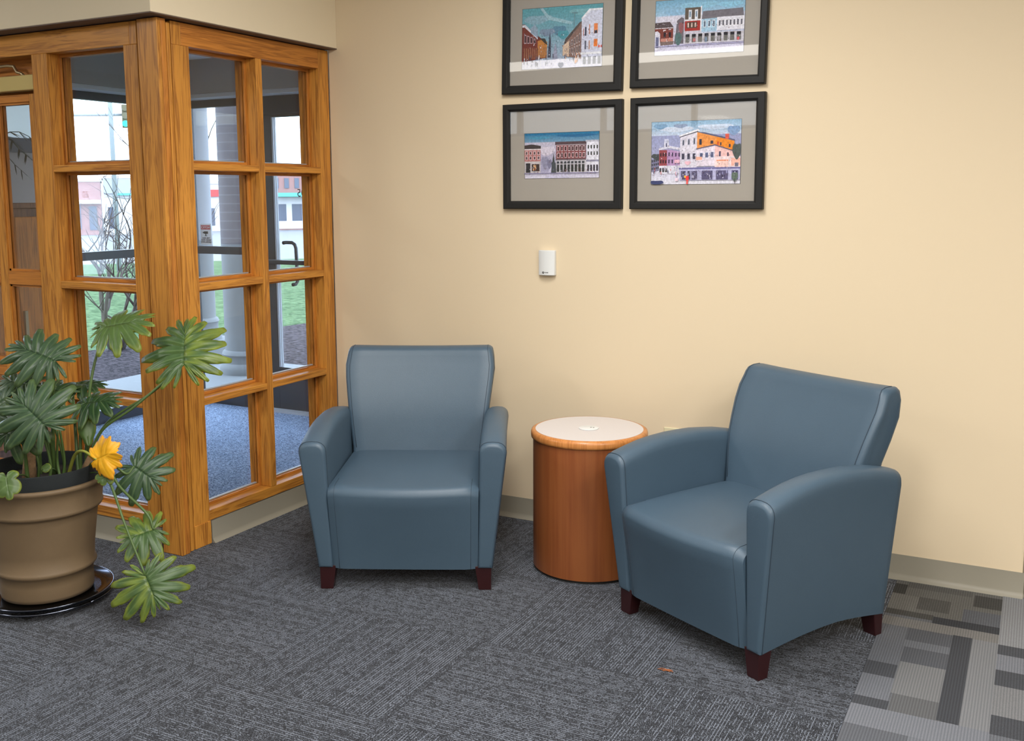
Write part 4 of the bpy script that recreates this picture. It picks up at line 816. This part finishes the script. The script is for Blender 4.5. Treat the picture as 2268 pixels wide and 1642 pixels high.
MB().lathe([(.150, .0), (.166, .004), (.170, .018), (.168, .06), (.170, .095), (.178, .100), (.184, .108), (.182, .118), (.176, .124), (.180, .18), (.190, .26), (.199, .325), (.200, .333), (.215, .338), (.219, .345), (.219, .352), (.216, .358), (.222, .40), (.224, .428), (.232, .434), (.236, .442), (.234, .450), (.224, .453), (.216, .446), (.208, .38), (.19, .30), (.16, .03)], n=96).obj('pot_body', M_['pot'], pt, smooth=True, auto=65)
MB().lathe([(.175, .28), (.198, .38), (.204, .500), (.202, .504), (.199, .500), (.194, .40), (.17, .28)], n=72, cap0=False, cap1=False).obj('liner', M_['felt'], pt, smooth=True)
MB().lathe([(.0, .452), (.10, .456), (.196, .448), (.190, .40), (0, .40)], n=48, cap0=False, cap1=False).obj('soil', M_['soil'], pt, smooth=True)

LEAVES = [
 ((0.364, -1.431, 0.922),(-0.15, 0.165, 0.178),(0.274, -0.579, 0.768),0.350,8,1,0),
 ((0.009, -1.492, 1.055),(0.151, 0.107, 0.036),(0.148, -0.5, 0.853),0.310,7,2,0),
 ((0.019, -1.734, 0.955),(-0.215, -0.051, 0.074),(0.378, -0.677, 0.632),0.270,8,0,1),
 ((0.098, -1.859, 0.744),(-0.146, -0.028, 0.121),(0.494, -0.762, 0.419),0.320,7,0,1),
 ((0.02, -1.619, 0.773),(0.142, 0.058, 0.024),(0.06, -0.51, 0.858),0.220,6,3,0),
 ((-0.144, -1.535, 0.816),(0.125, 0.069, 0.014),(0.032, -0.258, 0.966),0.200,6,3,0),
 ((-0.108, -1.608, 0.805),(-0.148, -0.054, 0.027),(0.303, -0.407, 0.862),0.220,6,3,1),
 ((-0.153, -1.736, 0.852),(-0.114, -0.037, 0.023),(0.324, -0.524, 0.788),0.220,6,0,1),
 ((-0.059, -1.845, 0.754),(-0.042, -0.069, -0.103),(0.324, -0.843, 0.429),0.300,6,3,2),
 ((0.266, -1.611, 0.55),(0.115, 0.029, -0.069),(0.479, -0.727, 0.492),0.250,6,0,0),
 ((0.404, -1.658, 0.336),(-0.081, -0.1, -0.028),(0.414, -0.542, 0.731),0.250,6,1,0),
 ((0.453, -1.752, 0.2),(0.073, -0.01, -0.115),(0.53, -0.746, 0.403),0.310,7,1,0),
 ((0.204, -1.729, 0.597),(0.081, 0.027, 0.039),(0.219, -0.951, 0.22),0.170,5,4,0),
 ((0.225, -1.696, 0.537),(-0.02, -0.036, -0.026),(0.519, -0.675, 0.524),0.070,3,2,0),
 ((0.05, -1.99, 0.575),(0.037, -0.021, -0.071),(0.492, -0.729, 0.477),0.100,2,2,2),
 ((-0.172, -1.81, 0.81),(-0.062, -0.039, -0.039),(0.127, -0.798, 0.589),0.240,6,0,2),
 ((-0.122, -1.723, 0.758),(0.051, 0.058, 0.065),(0.264, -0.815, 0.516),0.200,5,3,1),
 ((-0.013, -1.791, 0.548),(0.013, 0.02, 0.015),(0.426, -0.717, 0.552),0.040,1,2,1),
 ((0.073, -1.653, 0.622),(-0.023, 0.013, 0.097),(0.704, -0.663, 0.254),0.035,0,2,0),
]
CROWNS = [(0.02, -1.635, 0.488), (-0.103, -1.675, 0.488), (-0.099, -1.797, 0.488)]
PATHS = {10: [(0.03, -1.64, .488), (0.09, -1.642, 0.56), (0.165, -1.65, 0.562), (0.24, -1.666, 0.487), (0.369, -1.655, 0.392)],
 11: [(0.03, -1.64, .488), (0.10, -1.66, 0.555), (0.17, -1.68, 0.55), (0.241, -1.697, 0.487), (0.338, -1.732, 0.372)],
 9: [(0.03, -1.64, .488), (0.09, -1.635, 0.56), (0.193, -1.65, 0.56), (0.252, -1.636, 0.525)],
 12: [(-0.016, -1.685, 0.488), (0.062, -1.71, 0.59), (0.141, -1.732, 0.622)],
 0: [(0.02, -1.63, .488), (0.03, -1.625, 0.53), (0.096, -1.608, 0.668), (0.218, -1.546, 0.766)]}
LC = [(.036, .074, .034), (.048, .096, .028), (.070, .125, .032), (.018, .050, .014), (.80, .40, .012)]
ph = empty('philodendron', (PXc, PYc, .39)); tag(ph, 'split-leaf green philodendron growing in the khaki clay pot', 'plant')
def catmull(pts, n=8):
    P = [Vector(p) for p in pts]; P = [P[0]*2-P[1]]+P+[P[-1]*2-P[-2]]; out = []
    for i in range(1, len(P)-2):
        for k in range(n):
            t_ = k/n; a, b, c, d = P[i-1], P[i], P[i+1], P[i+2]
            out.append(.5*((2*b)+(c-a)*t_+(2*a-5*b+4*c-d)*t_*t_+(3*b-a-3*c+d)*t_**3))
    return out+[P[-2]]
inv = Vector((PXc, PYc, .39))
def leaf(i, A, T, Nn, W_, nl, ci, cr):
    rr = random.Random(40+i); A = Vector(A)-inv; T = Vector(T); Nn = Vector(Nn).normalized(); Lg = T.length*1.0; Y = T.normalized(); X = Y.cross(Nn).normalized(); Nn = X.cross(Y)
    side = W_/2/(Lg+1e-6)
    verts, faces, tints = [], [], []
    nlob = 2*nl+1
    per = 16 if nl > 1 else 24; NT = nlob*per; NR = 9
    amax = math.radians(163)
    lobe_len = [rr.uniform(.86, 1.08) for _ in range(nlob)]; lobe_dr = [rr.uniform(-.03, .05) for _ in range(nlob)]
    base = LC[ci]
    for a in range(NT+1):
        q = a/NT; th_ = -amax+2*amax*q
        lob = min(int(q*nlob), nlob-1); s_ = (q*nlob-lob)*2-1
        c, s2 = math.cos(th_), math.sin(th_)
        # lobes spring from points along the midrib
        mid_y = .60*((1+c)/2)**1.7 if nl > 1 else .3*((1+c)/2)
        tipr = 1-.60 if nl > 1 else .7
        env = side*(1-c*c)+tipr*c*c if c > 0 else side*(1-c*c)**.8*(1-.25*c*c)+min(.30, side*.55)*c*c
        env *= 1+.10*math.sin(2*abs(th_))
        depth = .58 if nl > 3 else (.35 if nl > 1 else .05)
        if ci == 4: depth = .24
        if nl == 0: depth = 0
        sh = s_+.12*(1 if th_ > 0 else -1)*(1-s_*s_)
        prof = 1-depth*abs(sh)**(2.7 if ci != 4 else 1.4)
        if nl > 3: prof -= .10*math.exp(-((abs(sh)-.52)/.13)**2)*(1 if lob % 2 else .6)
        r = env*prof*lobe_len[lob]
        for b in range(NR+1):
            ro = b/NR; rr_ = r*ro
            x = rr_*s2; y = mid_y+rr_*c
            zz_ = (.06*abs(s_)*ro*(1-.4*ro)-.020*(1-abs(s_))*ro) - .22*x*x - .20*max(0, ro-.4)**1.5*(.6+.6*abs(s2)) + lobe_dr[lob]*ro*ro - .06*y*y
            if ci == 4: zz_ += .10*math.sin(th_*5)*ro
            verts.append(A+X*(x*Lg)+Y*(y*Lg)+Nn*(zz_*Lg))
            vein = max(0, 1-abs(s_)/(.10+.10*(1-ro)))*(1-.5*ro)
            edge = max(0, (ro-.80)/.20) if True else 0
            col_ = list(base)
            vc = (.16, .24, .10) if ci != 4 else (.85, .55, .05); ec = (.30, .34, .03) if ci in (1, 2) else ((.12, .18, .05) if ci != 4 else (.80, .30, .05))
            sp2 = .5+.5*math.sin(lob*3.1+ro*7+s_*2) if ci == 1 else 0
            for k_ in range(3):
                col_[k_] = col_[k_]*(1-.55*vein)+vc[k_]*.55*vein; col_[k_] = col_[k_]*(1-.55*edge)+ec[k_]*.55*edge
                if ci == 1 and lob > nlob*.5: col_[k_] = col_[k_]*(1-.45*sp2)+(.24, .30, .03)[k_]*.45*sp2
            tints.append(tuple(col_))
    R1 = NR+1
    for a in range(NT):
        for b in range(NR):
            k = a*R1+b; faces.append((k, k+R1, k+R1+1, k+1))
    me = bpy.data.meshes.new('leaf'); me.from_pydata([tuple(v) for v in verts], [], faces)
    at_ = me.attributes.new('tint', 'FLOAT_COLOR', 'POINT'); at_.data.foreach_set('color', [x for c_ in tints for x in (*c_, 1)])
    me.materials.append(M_['leaf'])
    for p in me.polygons: p.use_smooth = True
    o = bpy.data.objects.new('leaf', me); col.objects.link(o); o.parent = ph
    sm = o.modifiers.new('thick', 'SOLIDIFY'); sm.thickness = .0008
    if ci == 4: o['label'] = 'yellowed withering leaf'
    # petiole
    c0 = Vector(CROWNS[cr]) + Vector((rr.uniform(-.02, .02), rr.uniform(-.02, .02), 0))
    if i in PATHS: pts = [Vector(p)-inv for p in PATHS[i]]+[A]
    else:
        c1 = c0-inv; mid = (c1+A)/2; mid.z += .25*abs(A.z-c1.z)*.4; mid = mid+Vector((c1.x-A.x, c1.y-A.y, 0))*.15
        pts = [c1, mid, A]
    rad = .0055 if W_ > .15 else .0028
    if nl == 0: rad = .004
    MB().tube(catmull(pts), rad*1.35, 8, rad*.75).obj('petiole', M_['stemy'] if ci == 4 else M_['stem'], ph, smooth=True)
for i, L_ in enumerate(LEAVES): leaf(i, *L_)
# second long petiole beside the first
MB().tube(catmull([Vector(p)-inv for p in [(.01, -1.625, .488), (0.019, -1.611, 0.562), (0.093, -1.571, 0.696), (0.247, -1.503, 0.805), (0.355, -1.440, 0.908)]]), .0065, 8, .0045).obj('petiole', M_['stem'], ph, smooth=True)
MB().tube([Vector(p)-inv for p in [(-.112, -1.78, .487), (-.108, -1.78, .54), (-.10, -1.78, .60)]], .028, 12, .020).obj('trunk', M_['trunk'], ph, smooth=True)
MB().tube([Vector(p)-inv for p in [(.04, -1.65, .487), (.055, -1.645, .53), (.075, -1.64, .57)]], .026, 12, .018).obj('trunk', M_['trunk'], ph, smooth=True)
for k in range(7):
    a = k*1.1; x = -.09+.05*math.cos(a); y = -1.70+.05*math.sin(a)
    MB().tube(catmull([Vector(p)-inv for p in [(x, y, .487), (x+.004*k-.01, y, .56), (x+.03*math.cos(a*2), y-.02, .68)]]), .006, 8, .004).obj('petiole', M_['stem'], ph, smooth=True)

# ------------------------------------------------------------------ crumbs on the carpet
fk = MB()
for k in range(9):
    a = random.uniform(-.3, .3); x, y = 2.243+random.uniform(-.02, .02), -1.21+random.uniform(-.006, .006)
    fk.tube([(x-.012, y+a*.01, .003), (x, y, .005), (x+.012, y-a*.012, .003)], .0011, 5)
tag(fk.obj('orange_lint', plain('orange_fibre', (.32, .10, .03), .9)), 'tiny orange-brown lint lying on the carpet before the right armchair', 'lint')
